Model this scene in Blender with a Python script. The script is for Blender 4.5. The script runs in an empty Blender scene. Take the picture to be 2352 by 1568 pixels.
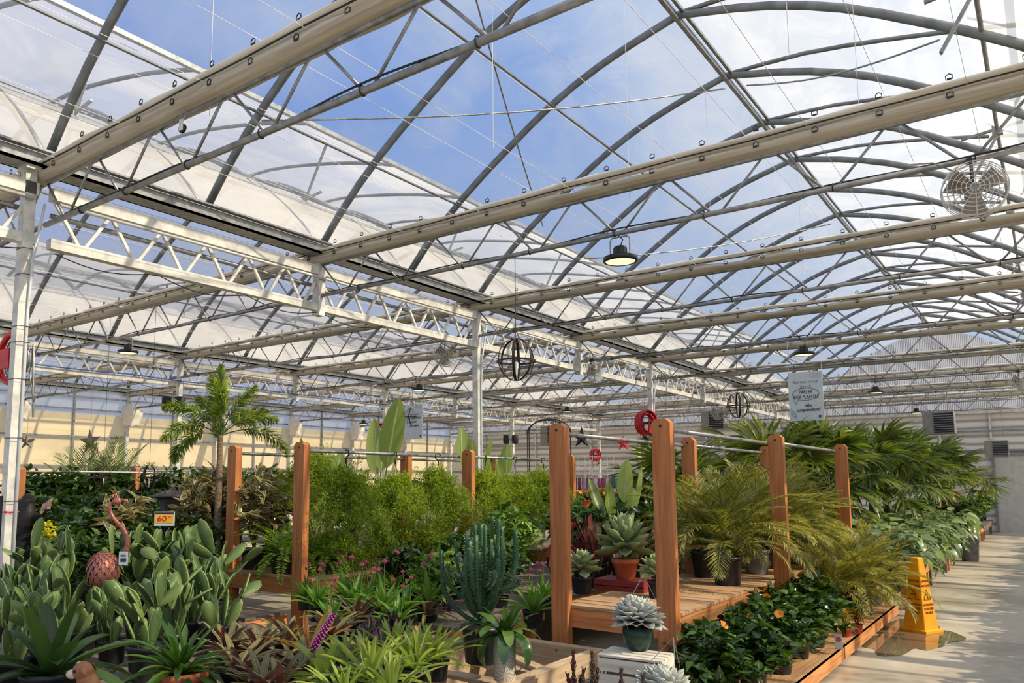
import bpy, math, random
import numpy as np
from mathutils import Vector, Matrix, Euler
PI = math.pi
SC = bpy.context.scene
COL = SC.collection
random.seed(7)
RG = np.random.default_rng(11)

# ------------------------------------------------------------------ camera
W, H = 2352, 1568
CX, CY, FP = 1010.0, 905.0, 1790.0
EYE = Vector((0, 0, 1.8))
PITCH, YAW = math.radians(6.3753), math.radians(38.0355)
cd = bpy.data.cameras.new('camera'); cam = bpy.data.objects.new('camera', cd); COL.objects.link(cam)
cam.location = EYE; cam.rotation_euler = (PI / 2 + PITCH, 0, YAW)
cd.sensor_width = 36; cd.lens = FP / W * 36
cd.shift_x = (W / 2 - CX) / W; cd.shift_y = (CY - H / 2) / W
cd.clip_start = 0.05; cd.clip_end = 400
SC.camera = cam
RM = Euler((PI / 2 + PITCH, 0, YAW)).to_matrix()
def at(px, py, D):
    "the point seen at a pixel of the photograph, D metres deep"
    return EYE + RM @ (Vector((px - CX, CY - py, -FP)) * (D / FP))
def atp(px, py, axis, val):
    d = RM @ Vector((px - CX, CY - py, -FP)); t = (val - EYE[axis]) / d[axis]
    return EYE + d * t

# ------------------------------------------------------------------ view, world, sun
vs = SC.view_settings; SC.display_settings.display_device = 'sRGB'
vs.view_transform = 'Standard'; vs.look = 'None'; vs.exposure = 0.0; vs.gamma = 1.0; vs.use_curve_mapping = False
SC.cycles.max_bounces = 7; SC.cycles.diffuse_bounces = 3; SC.cycles.glossy_bounces = 2
SC.cycles.transmission_bounces = 4; SC.cycles.transparent_max_bounces = 14
SC.cycles.caustics_reflective = False; SC.cycles.caustics_refractive = False
SC.cycles.sample_clamp_indirect = 6.0
SC.cycles.use_denoising = True

SUN_AZ, SUN_EL = math.radians(14), math.radians(40)
SUNV = Vector((math.cos(SUN_AZ) * math.cos(SUN_EL), math.sin(SUN_AZ) * math.cos(SUN_EL), math.sin(SUN_EL)))
sd = bpy.data.lights.new('sun', 'SUN'); sd.energy = 7.4; sd.angle = math.radians(0.6); sd.color = (1.0, 0.85, 0.63)
so = bpy.data.objects.new('sun', sd); COL.objects.link(so)
so.rotation_euler = SUNV.to_track_quat('Z', 'Y').to_euler(); so.location = (20, 5, 30)

wd = bpy.data.worlds.new('sky'); SC.world = wd; wd.use_nodes = True
nt = wd.node_tree; nt.nodes.clear()
def N(nt, t, **k):
    n = nt.nodes.new(t)
    for a, b in k.items():
        if a.startswith('i_'):
            key = a[2:]; key = int(key) if key.isdigit() else key.replace('_', ' ')
            n.inputs[key].default_value = b
        else: setattr(n, a, b)
    return n
def ramp(nt, fac, stops):
    r = nt.nodes.new('ShaderNodeValToRGB'); e = r.color_ramp.elements
    while len(e) < len(stops): e.new(0.5)
    for i, (p, c) in enumerate(stops):
        e[i].position = p; e[i].color = tuple(c) + (1,) if len(c) == 3 else c
    nt.links.new(fac, r.inputs[0]); return r
def lin(r, g, b):
    f = lambda v: (v / 255 / 12.92) if v / 255 <= .04045 else ((v / 255 + .055) / 1.055) ** 2.4
    return (f(r), f(g), f(b))
tc = N(nt, 'ShaderNodeTexCoord'); nrm = N(nt, 'ShaderNodeVectorMath', operation='NORMALIZE')
nt.links.new(tc.outputs['Generated'], nrm.inputs[0])
dt = N(nt, 'ShaderNodeVectorMath', operation='DOT_PRODUCT'); dt.inputs[1].default_value = SUNV
nt.links.new(nrm.outputs[0], dt.inputs[0])
mr = N(nt, 'ShaderNodeMapRange'); mr.inputs[1].default_value = -0.35; mr.inputs[2].default_value = 1.0
nt.links.new(dt.outputs['Value'], mr.inputs[0])
skyc = ramp(nt, mr.outputs[0], [(0.0, lin(92, 142, 232)), (0.33, lin(112, 164, 240)), (0.55, lin(176, 208, 248)), (0.78, lin(232, 242, 252)), (1.0, (1.15, 1.15, 1.12))])
sep = N(nt, 'ShaderNodeSeparateXYZ'); nt.links.new(nrm.outputs[0], sep.inputs[0])
hz = ramp(nt, sep.outputs['Z'], [(0.0, (1, 1, 1)), (0.1, (.8, .8, .8)), (0.5, (0, 0, 0))])
mix1 = N(nt, 'ShaderNodeMix', data_type='RGBA'); nt.links.new(hz.outputs[0], mix1.inputs[0])
nt.links.new(skyc.outputs[0], mix1.inputs[6]); mix1.inputs[7].default_value = (*lin(205, 222, 242), 1)
nz = N(nt, 'ShaderNodeTexNoise', i_Scale=2.2, i_Detail=5.0, i_Roughness=0.55); nt.links.new(nrm.outputs[0], nz.inputs['Vector'])
cl = ramp(nt, nz.outputs[0], [(0.5, (0, 0, 0)), (0.78, (.8, .8, .8))])
mix2 = N(nt, 'ShaderNodeMix', data_type='RGBA'); nt.links.new(cl.outputs[0], mix2.inputs[0])
nt.links.new(mix1.outputs[2], mix2.inputs[6]); mix2.inputs[7].default_value = (*lin(235, 240, 248), 1)
bg = N(nt, 'ShaderNodeBackground', i_Strength=0.86); nt.links.new(mix2.outputs[2], bg.inputs[0])
wo = N(nt, 'ShaderNodeOutputWorld'); nt.links.new(bg.outputs[0], wo.inputs[0])

# ------------------------------------------------------------------ materials
MATS = {}
def mat(name, c, c2=None, rough=.6, metal=0, spec=.5, scale=8, kind='noise', bump=0, trans=0, emit=0, stretch=None, lo=.35, hi=.65):
    if name in MATS: return MATS[name]
    m = bpy.data.materials.new(name); m.use_nodes = True; t = m.node_tree
    b = t.nodes['Principled BSDF']; b.inputs['Roughness'].default_value = rough; b.inputs['Metallic'].default_value = metal
    b.inputs['Specular IOR Level'].default_value = spec
    c = lin(*c); c2 = lin(*c2) if c2 else tuple(v * .8 for v in c)
    co = N(t, 'ShaderNodeTexCoord'); mp = N(t, 'ShaderNodeMapping'); t.links.new(co.outputs['Object'], mp.inputs[0])
    if stretch: mp.inputs['Scale'].default_value = stretch
    z = N(t, 'ShaderNodeTexNoise', i_Scale=scale, i_Detail=4.0); t.links.new(mp.outputs[0], z.inputs['Vector'])
    r = ramp(t, z.outputs[0], [(lo, c2), (hi, c)]); t.links.new(r.outputs[0], b.inputs['Base Color'])
    if bump:
        bp = N(t, 'ShaderNodeBump', i_Strength=bump, i_Distance=.01); t.links.new(z.outputs[0], bp.inputs['Height']); t.links.new(bp.outputs[0], b.inputs['Normal'])
    if emit: b.inputs['Emission Color'].default_value = (*c, 1); b.inputs['Emission Strength'].default_value = emit
    if trans:
        tr = N(t, 'ShaderNodeBsdfTranslucent'); t.links.new(r.outputs[0], tr.inputs[0]); mx = N(t, 'ShaderNodeMixShader'); mx.inputs[0].default_value = trans
        t.links.new(b.outputs[0], mx.inputs[1]); t.links.new(tr.outputs[0], mx.inputs[2]); t.links.new(mx.outputs[0], t.nodes['Material Output'].inputs[0])
    MATS[name] = m; return m
def wood(name, c, c2, knots=True, ax=2, rough=.6):
    "sawn timber: grain stretched along one axis and small dark knots"
    if name in MATS: return MATS[name]
    m = bpy.data.materials.new(name); m.use_nodes = True; t = m.node_tree; b = t.nodes['Principled BSDF']; b.inputs['Roughness'].default_value = rough
    co = N(t, 'ShaderNodeTexCoord'); mp = N(t, 'ShaderNodeMapping'); t.links.new(co.outputs['Object'], mp.inputs[0])
    s = [22, 22, 22]; s[ax] = 1.4; mp.inputs['Scale'].default_value = s
    z = N(t, 'ShaderNodeTexNoise', i_Scale=1.6, i_Detail=5.0, i_Distortion=.6); t.links.new(mp.outputs[0], z.inputs['Vector'])
    r = ramp(t, z.outputs[0], [(.3, lin(*c2)), (.62, lin(*c))])
    v = N(t, 'ShaderNodeTexVoronoi', i_Scale=5.0); t.links.new(co.outputs['Object'], v.inputs['Vector'])
    k = ramp(t, v.outputs['Distance'], [(.03, (1, 1, 1)), (.075, (0, 0, 0))])
    mx = N(t, 'ShaderNodeMix', data_type='RGBA'); t.links.new(k.outputs[0], mx.inputs[0]); t.links.new(r.outputs[0], mx.inputs[6]); mx.inputs[7].default_value = (*lin(90, 45, 22), 1)
    t.links.new((mx.outputs[2] if knots else r.outputs[0]), b.inputs['Base Color']); MATS[name] = m; return m
def leafmat(name, c1, c2, trans=.35, rough=.38, rib=None, edge=None, band=None, back=None, spec=.5, spots=None, uvn=None):
    "leaf: two greens by leaf, optional midrib, margin, cross veins, underside colour"
    if name in MATS: return MATS[name]
    m = bpy.data.materials.new(name); m.use_nodes = True; t = m.node_tree; b = t.nodes['Principled BSDF']
    b.inputs['Roughness'].default_value = rough; b.inputs['Specular IOR Level'].default_value = spec
    at_ = N(t, 'ShaderNodeAttribute', attribute_name='rnd')
    oi = N(t, 'ShaderNodeObjectInfo'); ad = N(t, 'ShaderNodeMath', operation='MULTIPLY_ADD'); t.links.new(oi.outputs['Random'], ad.inputs[0]); ad.inputs[1].default_value = .25; t.links.new(at_.outputs['Fac'], ad.inputs[2])
    r = ramp(t, ad.outputs[0], [(.15, lin(*c1)), (1.0, lin(*c2))]); cur = r.outputs[0]
    uv = N(t, 'ShaderNodeUVMap'); sx = N(t, 'ShaderNodeSeparateXYZ'); t.links.new(uv.outputs[0], sx.inputs[0])
    def over(fac, colr):
        nonlocal cur
        x = N(t, 'ShaderNodeMix', data_type='RGBA'); t.links.new(fac, x.inputs[0]); t.links.new(cur, x.inputs[6])
        if isinstance(colr, tuple): x.inputs[7].default_value = (*lin(*colr), 1)
        cur = x.outputs[2]
    dist = N(t, 'ShaderNodeMath', operation='SUBTRACT'); t.links.new(sx.outputs[0], dist.inputs[0]); dist.inputs[1].default_value = .5
    ab = N(t, 'ShaderNodeMath', operation='ABSOLUTE'); t.links.new(dist.outputs[0], ab.inputs[0])
    if band:
        # cross veins
        c, freq, slant, lo_ = band
        ma = N(t, 'ShaderNodeMath', operation='MULTIPLY_ADD'); t.links.new(ab.outputs[0], ma.inputs[0]); ma.inputs[1].default_value = -slant; t.links.new(sx.outputs[1], ma.inputs[2])
        mu = N(t, 'ShaderNodeMath', operation='MULTIPLY'); t.links.new(ma.outputs[0], mu.inputs[0]); mu.inputs[1].default_value = freq
        si = N(t, 'ShaderNodeMath', operation='SINE'); t.links.new(mu.outputs[0], si.inputs[0])
        q = ramp(t, si.outputs[0], [(lo_, (0, 0, 0)), (min(.99, lo_ + .35), (.8, .8, .8))]); over(q.outputs[0], c)
    if uvn:
        c, sc_, thr = uvn; mp = N(t, 'ShaderNodeMapping'); mp.inputs['Scale'].default_value = sc_; t.links.new(uv.outputs[0], mp.inputs[0])
        z = N(t, 'ShaderNodeTexNoise', i_Scale=1.0, i_Detail=2.0); t.links.new(mp.outputs[0], z.inputs['Vector'])
        q = ramp(t, z.outputs[0], [(thr, (0, 0, 0)), (thr + .06, (1, 1, 1))]); over(q.outputs[0], c)
    if spots:
        v = N(t, 'ShaderNodeTexVoronoi', i_Scale=spots[1]); co = N(t, 'ShaderNodeTexCoord'); t.links.new(co.outputs['Object'], v.inputs['Vector'])
        q = ramp(t, v.outputs['Distance'], [(.07, (1, 1, 1)), (.12, (0, 0, 0))]); over(q.outputs[0], spots[0])
    if edge:
        q = ramp(t, ab.outputs[0], [(edge[1], (0, 0, 0)), (min(.5, edge[1] + .06), (1, 1, 1))]); over(q.outputs[0], edge[0])
    if rib:
        q = ramp(t, ab.outputs[0], [(rib[1], (1, 1, 1)), (rib[1] + .04, (0, 0, 0))]); over(q.outputs[0], rib[0])
    if back:
        g = N(t, 'ShaderNodeNewGeometry'); over(g.outputs['Backfacing'], back)
    t.links.new(cur, b.inputs['Base Color'])
    if trans:
        tr = N(t, 'ShaderNodeBsdfTranslucent'); hs = N(t, 'ShaderNodeHueSaturation', i_Saturation=1.15, i_Value=1.5); t.links.new(cur, hs.inputs['Color']); t.links.new(hs.outputs[0], tr.inputs[0])
        mx = N(t, 'ShaderNodeMixShader'); mx.inputs[0].default_value = trans
        t.links.new(b.outputs[0], mx.inputs[1]); t.links.new(tr.outputs[0], mx.inputs[2]); t.links.new(mx.outputs[0], t.nodes['Material Output'].inputs[0])
    MATS[name] = m; return m
def film(name, c, base, graze, tl=.6, dirt=.08, scale=1.2, streak=(1, 1, 1)):
    "polyethylene film: clear head on, whiter at a slant and where dusty"
    m = bpy.data.materials.new(name); m.use_nodes = True; t = m.node_tree; t.nodes.clear()
    o = N(t, 'ShaderNodeOutputMaterial'); tp = N(t, 'ShaderNodeBsdfTransparent'); tp.inputs[0].default_value = (.97, .98, .98, 1)
    df = N(t, 'ShaderNodeBsdfDiffuse'); df.inputs[0].default_value = (*lin(*c), 1); tr = N(t, 'ShaderNodeBsdfTranslucent'); tr.inputs[0].default_value = (*lin(*c), 1)
    m1 = N(t, 'ShaderNodeMixShader'); m1.inputs[0].default_value = tl; t.links.new(df.outputs[0], m1.inputs[1]); t.links.new(tr.outputs[0], m1.inputs[2])
    lw = N(t, 'ShaderNodeLayerWeight', i_Blend=.5); mrr = N(t, 'ShaderNodeMapRange'); mrr.inputs[1].default_value = 0; mrr.inputs[2].default_value = 1
    pw = N(t, 'ShaderNodeMath', operation='POWER'); pw.inputs[1].default_value = 2.2; t.links.new(lw.outputs['Facing'], pw.inputs[0]); t.links.new(pw.outputs[0], mrr.inputs[0])
    mrr.inputs[3].default_value = base; mrr.inputs[4].default_value = graze
    co = N(t, 'ShaderNodeTexCoord'); mp = N(t, 'ShaderNodeMapping'); mp.inputs['Scale'].default_value = streak; t.links.new(co.outputs['Object'], mp.inputs[0])
    z = N(t, 'ShaderNodeTexNoise', i_Scale=scale, i_Detail=6.0, i_Distortion=1.2, i_Roughness=.6); t.links.new(mp.outputs[0], z.inputs['Vector'])
    q = ramp(t, z.outputs[0], [(.42, (0, 0, 0)), (.72, (1, 1, 1))])
    mu = N(t, 'ShaderNodeMath', operation='MULTIPLY_ADD', use_clamp=True); t.links.new(q.outputs[0], mu.inputs[0]); mu.inputs[1].default_value = dirt; t.links.new(mrr.outputs[0], mu.inputs[2])
    m2 = N(t, 'ShaderNodeMixShader'); t.links.new(mu.outputs[0], m2.inputs[0]); t.links.new(tp.outputs[0], m2.inputs[1]); t.links.new(m1.outputs[0], m2.inputs[2])
    t.links.new(m2.outputs[0], o.inputs[0]); MATS[name] = m; return m

GALV = mat('galvanised steel', (168, 170, 172), (126, 128, 130), rough=.42, metal=.55, scale=14, lo=.3, hi=.7)
GALVW = mat('bright galvanised steel', (232, 230, 224), (196, 196, 192), rough=.45, metal=.15, scale=9)
RAFT = mat('grey roof tube', (138, 142, 146), (112, 116, 120), rough=.5, metal=.4, scale=6)
BLACK = mat('black plastic', (26, 26, 28), (18, 18, 20), rough=.4)
BLKM = mat('black painted metal', (40, 36, 34), (26, 24, 24), rough=.5)
BRONZE = mat('bronze iron', (74, 54, 44), (48, 36, 30), rough=.45, metal=.4)
FAB = mat('beige curtain fabric', (216, 208, 192), (190, 180, 162), rough=.9, scale=3, stretch=(.3, 12, 14), trans=.1, bump=.4)
FABW = mat('white curtain fabric', (250, 246, 238), (232, 226, 216), rough=.9, scale=3, stretch=(.4, 9, 9), trans=.25)
WIRE = mat('white nylon wire', (225, 226, 228), (215, 215, 218), rough=.4)
WIRED = mat('grey steel wire', (120, 122, 128), (100, 104, 110), rough=.4, metal=.3)
CEDAR = wood('orange stained post', (198, 128, 74), (168, 98, 52))
CEDARY = wood('orange stained board along the aisle', (224, 158, 98), (192, 118, 66), ax=1)
CEDARX = wood('orange stained crosswise board', (214, 146, 90), (184, 112, 64), ax=0)
DECK = wood('worn deck board', (196, 160, 122), (158, 118, 84), ax=0, knots=False)
GREYW = wood('grey weathered timber', (196, 172, 142), (158, 134, 106), ax=0)
GREYD = wood('dark weathered timber', (132, 120, 108), (98, 88, 80), ax=1)
REDW = wood('red stained crate wood', (150, 52, 44), (112, 34, 30), ax=0, knots=False)
WHITEW = mat('whitewashed crate wood', (232, 226, 212), (206, 196, 178), rough=.7, scale=3, stretch=(1, 6, 20))
POTB = mat('black nursery pot', (38, 42, 50), (26, 28, 34), rough=.38, scale=3)
POTG = mat('grey nursery pot', (128, 134, 138), (100, 104, 108), rough=.45)
POTT = mat('terracotta', (204, 112, 72), (176, 88, 54), rough=.7, scale=12)
POTGR = mat('dark green pot', (30, 66, 52), (20, 48, 38), rough=.3)
POTLG = mat('light green pot', (142, 178, 110), (120, 158, 92), rough=.4)
SOIL = mat('potting soil', (72, 52, 40), (40, 28, 22), rough=1, scale=40)
BARK = mat('palm trunk', (150, 132, 104), (92, 76, 58), rough=.9, scale=20, stretch=(1, 1, 6))
RED = mat('red enamel', (214, 34, 44), (180, 20, 32), rough=.35)
REDH = mat('red rubber hose', (222, 44, 60), (170, 20, 38), rough=.45)
SPEAK = mat('black speaker grille', (34, 36, 38), (24, 26, 28), rough=.7, scale=90)
WHITEP = mat('white board', (214, 222, 226), (206, 214, 220), rough=.6)
INK = mat('dark ink', (34, 42, 50), (30, 38, 44), rough=.6)
INKG = mat('grey ink', (140, 152, 160), (128, 140, 150), rough=.6)
SKIN = mat('skin', (232, 190, 160), (214, 166, 136), rough=.5)
CLOTHB = mat('black cloth', (20, 19, 22), (12, 12, 14), rough=.95)
HAIR = mat('black hair', (34, 22, 20), (16, 10, 10), rough=.45, stretch=(30, 30, 2), scale=3)

# ------------------------------------------------------------------ mesh builder
class MB:
    def __init__(s): s.V = []; s.F = []; s.n = 0; s.uv = []; s.rd = []; s.has = False
    def add(s, v, f, uv=None, rd=None):
        v = np.asarray(v, float).reshape(-1, 3)
        s.V.append(v); s.F += [tuple(int(i) + s.n for i in q) for q in f] if not isinstance(f, np.ndarray) else (f + s.n).tolist()
        s.uv.append(np.zeros((len(v), 2)) if uv is None else uv); s.rd.append(np.full(len(v), .5) if rd is None else rd)
        if uv is not None: s.has = True
        s.n += len(v); return s
    def box(s, lo, hi, R=None, o=None):
        x0, y0, z0 = lo; x1, y1, z1 = hi
        v = np.array([(x0, y0, z0), (x1, y0, z0), (x1, y1, z0), (x0, y1, z0), (x0, y0, z1), (x1, y0, z1), (x1, y1, z1), (x0, y1, z1)], float)
        if R is not None: v = v @ np.array(R).T
        if o is not None: v = v + np.array(o)
        return s.add(v, [(0, 3, 2, 1), (4, 5, 6, 7), (0, 1, 5, 4), (1, 2, 6, 5), (2, 3, 7, 6), (3, 0, 4, 7)])
    def cbox(s, c, d, rz=0):
        d = np.array(d) / 2; R = ((math.cos(rz), -math.sin(rz), 0), (math.sin(rz), math.cos(rz), 0), (0, 0, 1))
        return s.box(-d, d, R, c)
    def tube(s, pts, r, n=8, cap=True, flat=None, closed=False):
        P = np.array(pts, float); m = len(P); r = np.broadcast_to(np.array(r, float), (m,))
        T = np.gradient(P, axis=0) if m > 2 else np.repeat((P[1] - P[0])[None], m, 0)
        if closed: T = np.roll(P, -1, 0) - np.roll(P, 1, 0)
        T /= np.linalg.norm(T, axis=1)[:, None] + 1e-12
        ref = np.array([0, 0, 1.]) if abs(T[0][2]) < .9 else np.array([1., 0, 0])
        out = []; u = None; a = np.arange(n) * 2 * PI / n + (PI / 4 if n == 4 else 0)
        for i in range(m):
            u = (ref if u is None else u); u = u - T[i] * (u @ T[i]); u = u / (np.linalg.norm(u) + 1e-12); w = np.cross(T[i], u)
            fx = flat[0] if flat else 1; fy = flat[1] if flat else 1
            out.append(P[i] + r[i] * (np.cos(a)[:, None] * u * fx + np.sin(a)[:, None] * w * fy))
        V = np.concatenate(out); F = []
        for i in range(m if closed else m - 1):
            j = (i + 1) % m
            for k in range(n):
                l = (k + 1) % n; F.append((i * n + k, i * n + l, j * n + l, j * n + k))
        if cap and not closed: F.append(tuple(range(n))[::-1]); F.append(tuple((m - 1) * n + k for k in range(n)))
        return s.add(V, F)
    def bar(s, a, b, w, d=None):
        "square bar"
        return s.tube([a, b], w * .7071, 4, flat=None if d is None else (1, d / w))
    def lathe(s, prof, n=24, o=(0, 0, 0), ribs=0, amp=0):
        m = len(prof); a = np.arange(n) * 2 * PI / n; V = []
        for r, z in prof:
            rr = r * (1 + (amp * (np.cos(a * ribs) > 0) if ribs else 0)); V.append(np.stack([rr * np.cos(a) + o[0], rr * np.sin(a) + o[1], np.full(n, z + o[2])], 1))
        F = [(i * n + k, i * n + (k + 1) % n, (i + 1) * n + (k + 1) % n, (i + 1) * n + k) for i in range(m - 1) for k in range(n)]
        return s.add(np.concatenate(V), F)
    def grid(s, P):
        "P[i][j] points"
        P = np.asarray(P, float); a, b = P.shape[:2]
        F = [(i * b + j, i * b + j + 1, (i + 1) * b + j + 1, (i + 1) * b + j) for i in range(a - 1) for j in range(b - 1)]
        return s.add(P.reshape(-1, 3), F)
    def xf(s, M):
        M = np.array(M); s.V = [v @ M[:3, :3].T + M[:3, 3] for v in s.V]; return s
    def build(s, name, m, parent=None, smooth=False, loc=None):
        me = bpy.data.meshes.new(name); V = np.concatenate(s.V)
        me.from_pydata(V.tolist(), [], s.F)
        if s.has:
            uv = np.concatenate(s.uv); li = np.empty(len(me.loops), dtype=np.int32); me.loops.foreach_get('vertex_index', li)
            l = me.uv_layers.new(name='UVMap'); l.data.foreach_set('uv', uv[li].astype(np.float32).ravel())
            a_ = me.attributes.new('rnd', 'FLOAT', 'POINT'); a_.data.foreach_set('value', np.concatenate(s.rd).astype(np.float32))
        if smooth: me.shade_smooth()
        me.materials.append(m)
        o = bpy.data.objects.new(name, me); COL.objects.link(o)
        if parent is not None: o.parent = parent
        if loc is not None: o.location = loc
        return o
def tag(o, label=None, cat=None, group=None, kind=None):
    if label: o['label'] = label
    if cat: o['category'] = cat
    if group: o['group'] = group
    if kind: o['kind'] = kind
    return o
def empty(name, loc=(0, 0, 0), rz=0, label=None, cat=None, group=None):
    o = bpy.data.objects.new(name, None); o.empty_display_size = .1; COL.objects.link(o); o.location = loc; o.rotation_euler = (0, 0, rz)
    return tag(o, label, cat, group)
def dup(o, parent=None):
    c = o.copy(); COL.objects.link(c)
    if parent is not None: c.parent = parent
    for ch in list(o.children): dup(ch, c)
    return c
class Proto:
    "first use moves the original, later uses copy it with its parts"
    def __init__(s, root, cat): s.r = root; s.used = False; s.cat = cat
    def put(s, loc, rz=0, sc=1, label=None, group=None, tilt=None):
        o = s.r if not s.used else dup(s.r)
        s.used = True; o.location = loc; o.rotation_euler = (tilt[0] if tilt else 0, tilt[1] if tilt else 0, rz); o.scale = (sc,) * 3 if not isinstance(sc, (tuple, list)) else sc
        return tag(o, label, s.cat, group)
ORD = ['first', 'second', 'third', 'fourth', 'fifth', 'sixth', 'seventh', 'eighth', 'ninth', 'tenth', 'eleventh', 'twelfth', 'thirteenth', 'fourteenth', 'fifteenth', 'sixteenth', 'seventeenth', 'eighteenth', 'nineteenth', 'twentieth', 'twenty-first', 'twenty-second', 'twenty-third', 'twenty-fourth', 'twenty-fifth', 'twenty-sixth', 'twenty-seventh', 'twenty-eighth', 'twenty-ninth', 'thirtieth']
def struct(o): o['kind'] = 'structure'; return o

# ---- leaves: vectorised blades bending along their length
PROF = {
 'strap': lambda s: np.minimum(1, .55 + 1.5 * s) * np.clip((1 - s ** 5), 0, 1) ** .6,
 'lance': lambda s: np.sin(PI * np.clip(s, 0, 1) ** .62) ** .85,
 'ovate': lambda s: np.sin(PI * np.clip(s, 0, 1) ** .5) ** .8,
 'paddle': lambda s: np.sin(PI * np.clip(s, .001, 1) ** .8) ** .55,
 'pad': lambda s: np.clip(np.sin(PI * np.clip(.05 + .92 * s, 0, 1) ** 1.3), 0, 1) ** .45,
 'needle': lambda s: np.clip(1 - s, 0.05, 1) ** .7,
 'spoon': lambda s: np.clip(.25 + .75 * np.sin(PI * np.clip(s, 0, 1) ** 1.6), 0, 1) * np.clip(1 - s ** 9, 0, 1) ** .5,
 'heart': lambda s: np.clip(np.sin(PI * np.clip(s, 0, 1) ** .36), 0, 1) ** .9,
}
def unit(v): v = np.asarray(v, float); return v / (np.linalg.norm(v, axis=-1, keepdims=True) + 1e-9)
def leaves(mb, base, dirs, L, Wd, bend=0., prof='lance', fold=.2, seg=5, up=None, twist=None, wave=0., thick=0., petiole=0.):
    base = np.atleast_2d(np.asarray(base, float)); n = len(base); dirs = unit(np.broadcast_to(np.asarray(dirs, float), (n, 3)))
    L = np.broadcast_to(np.asarray(L, float), (n,)); Wd = np.broadcast_to(np.asarray(Wd, float), (n,)); bend = np.broadcast_to(np.asarray(bend, float), (n,))
    if up is None: up = np.tile([0, 0, 1.], (n, 1)) + RG.normal(0, .02, (n, 3))
    up = np.broadcast_to(np.asarray(up, float), (n, 3)); up = up - dirs * np.sum(up * dirs, 1, keepdims=True)
    bad = np.linalg.norm(up, axis=1) < .15
    if bad.any():
        alt = np.tile([1., .3, 0], (n, 1)); alt = alt - dirs * np.sum(alt * dirs, 1, keepdims=True); up = np.where(bad[:, None], alt, up)
    up = unit(up); side = np.cross(dirs, up)
    if twist is not None:
        c, s_ = np.cos(twist)[:, None], np.sin(twist)[:, None]; up, side = up * c + side * s_, side * c - up * s_
    S = np.linspace(0, 1, seg + 1); w = PROF[prof](S); w[-1] = max(w[-1] * .3, .02)
    th = bend[:, None] * S[None]; dv = np.cos(th)[..., None] * dirs[:, None] - np.sin(th)[..., None] * up[:, None]
    nv = np.sin(th)[..., None] * dirs[:, None] + np.cos(th)[..., None] * up[:, None]
    step = (L / seg)[:, None, None] * (dv[:, 1:] + dv[:, :-1]) / 2
    P = base[:, None] + np.concatenate([np.zeros((n, 1, 3)), np.cumsum(step, 1)], 1)
    half = (Wd[:, None] * w[None] / 2)[..., None]
    wv = (wave * Wd[:, None] * np.sin(S * 14)[None])[..., None] * nv if wave else 0
    Lf = P - side[:, None] * half + nv * half * fold * 2 + wv; Rt = P + side[:, None] * half + nv * half * fold * 2 - wv
    V = np.stack([Lf, P, Rt], 2).reshape(-1, 3)
    k = seg + 1; idx = np.arange(n)[:, None, None] * k * 3 + np.arange(seg)[None, :, None] * 3 + np.arange(2)[None, None]
    F = np.stack([idx, idx + 1, idx + 4, idx + 3], -1).reshape(-1, 4)
    uv = np.tile(np.stack([np.tile([0, .5, 1], k), np.repeat(S, 3)], 1), (n, 1)); rd = np.repeat(RG.random(n), k * 3)
    if thick:
        V2 = V - np.repeat(nv.reshape(-1, 3), 3, 0) * thick * np.tile(np.repeat(np.clip(np.sin(PI * np.clip(S, .06, .97)), .25, 1), 3), n)[:, None] * np.tile([.5, 1, .5], n * k)[:, None]
        V1 = V + np.repeat(nv.reshape(-1, 3), 3, 0) * thick * np.tile([0, .6, 0], n * k)[:, None]
        m = len(V); F2 = F[:, ::-1] + m
        e = np.arange(n)[:, None] * k * 3 + np.arange(seg)[None] * 3
        s1 = np.stack([e, e + 3, e + 3 + m, e + m], -1).reshape(-1, 4); s2 = np.stack([e + 2, e + 2 + m, e + 5 + m, e + 5], -1).reshape(-1, 4)
        t0 = (np.arange(n) * k * 3 + seg * 3)[:, None]; s3 = np.concatenate([np.stack([t0 + a, t0 + a + 1, t0 + a + 1 + m, t0 + a + m], -1).reshape(-1, 4) for a in (0, 1)])
        mb.add(np.concatenate([V1, V2]), np.concatenate([F, F2, s1, s2, s3]), np.concatenate([uv, uv]), np.concatenate([rd, rd]))
    else: mb.add(V, F, uv, rd)
    return P, dv, nv
def sph(az, el): return np.stack([np.cos(az) * np.cos(el), np.sin(az) * np.cos(el), np.sin(el)], -1)
def rosette(mb, n, L, Wd, el0=1.35, el1=.2, bend0=.4, bend1=1.6, prof='strap', fold=.25, seg=7, o=(0, 0, 0), r0=.02, jit=.12, **k):
    t = (np.arange(n) + .5) / n; az = np.arange(n) * 2.39996 + RG.normal(0, .2, n); el = el0 + (el1 - el0) * t + RG.normal(0, jit, n)
    LL = L * (1 + RG.normal(0, .12, n)) * (.7 + .3 * t); d = sph(az, el); b = np.array(o) + d * [r0, r0, 0]
    return leaves(mb, b, d, LL, Wd, bend0 + (bend1 - bend0) * t + RG.normal(0, .12, n), prof, fold, seg, **k)
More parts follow.
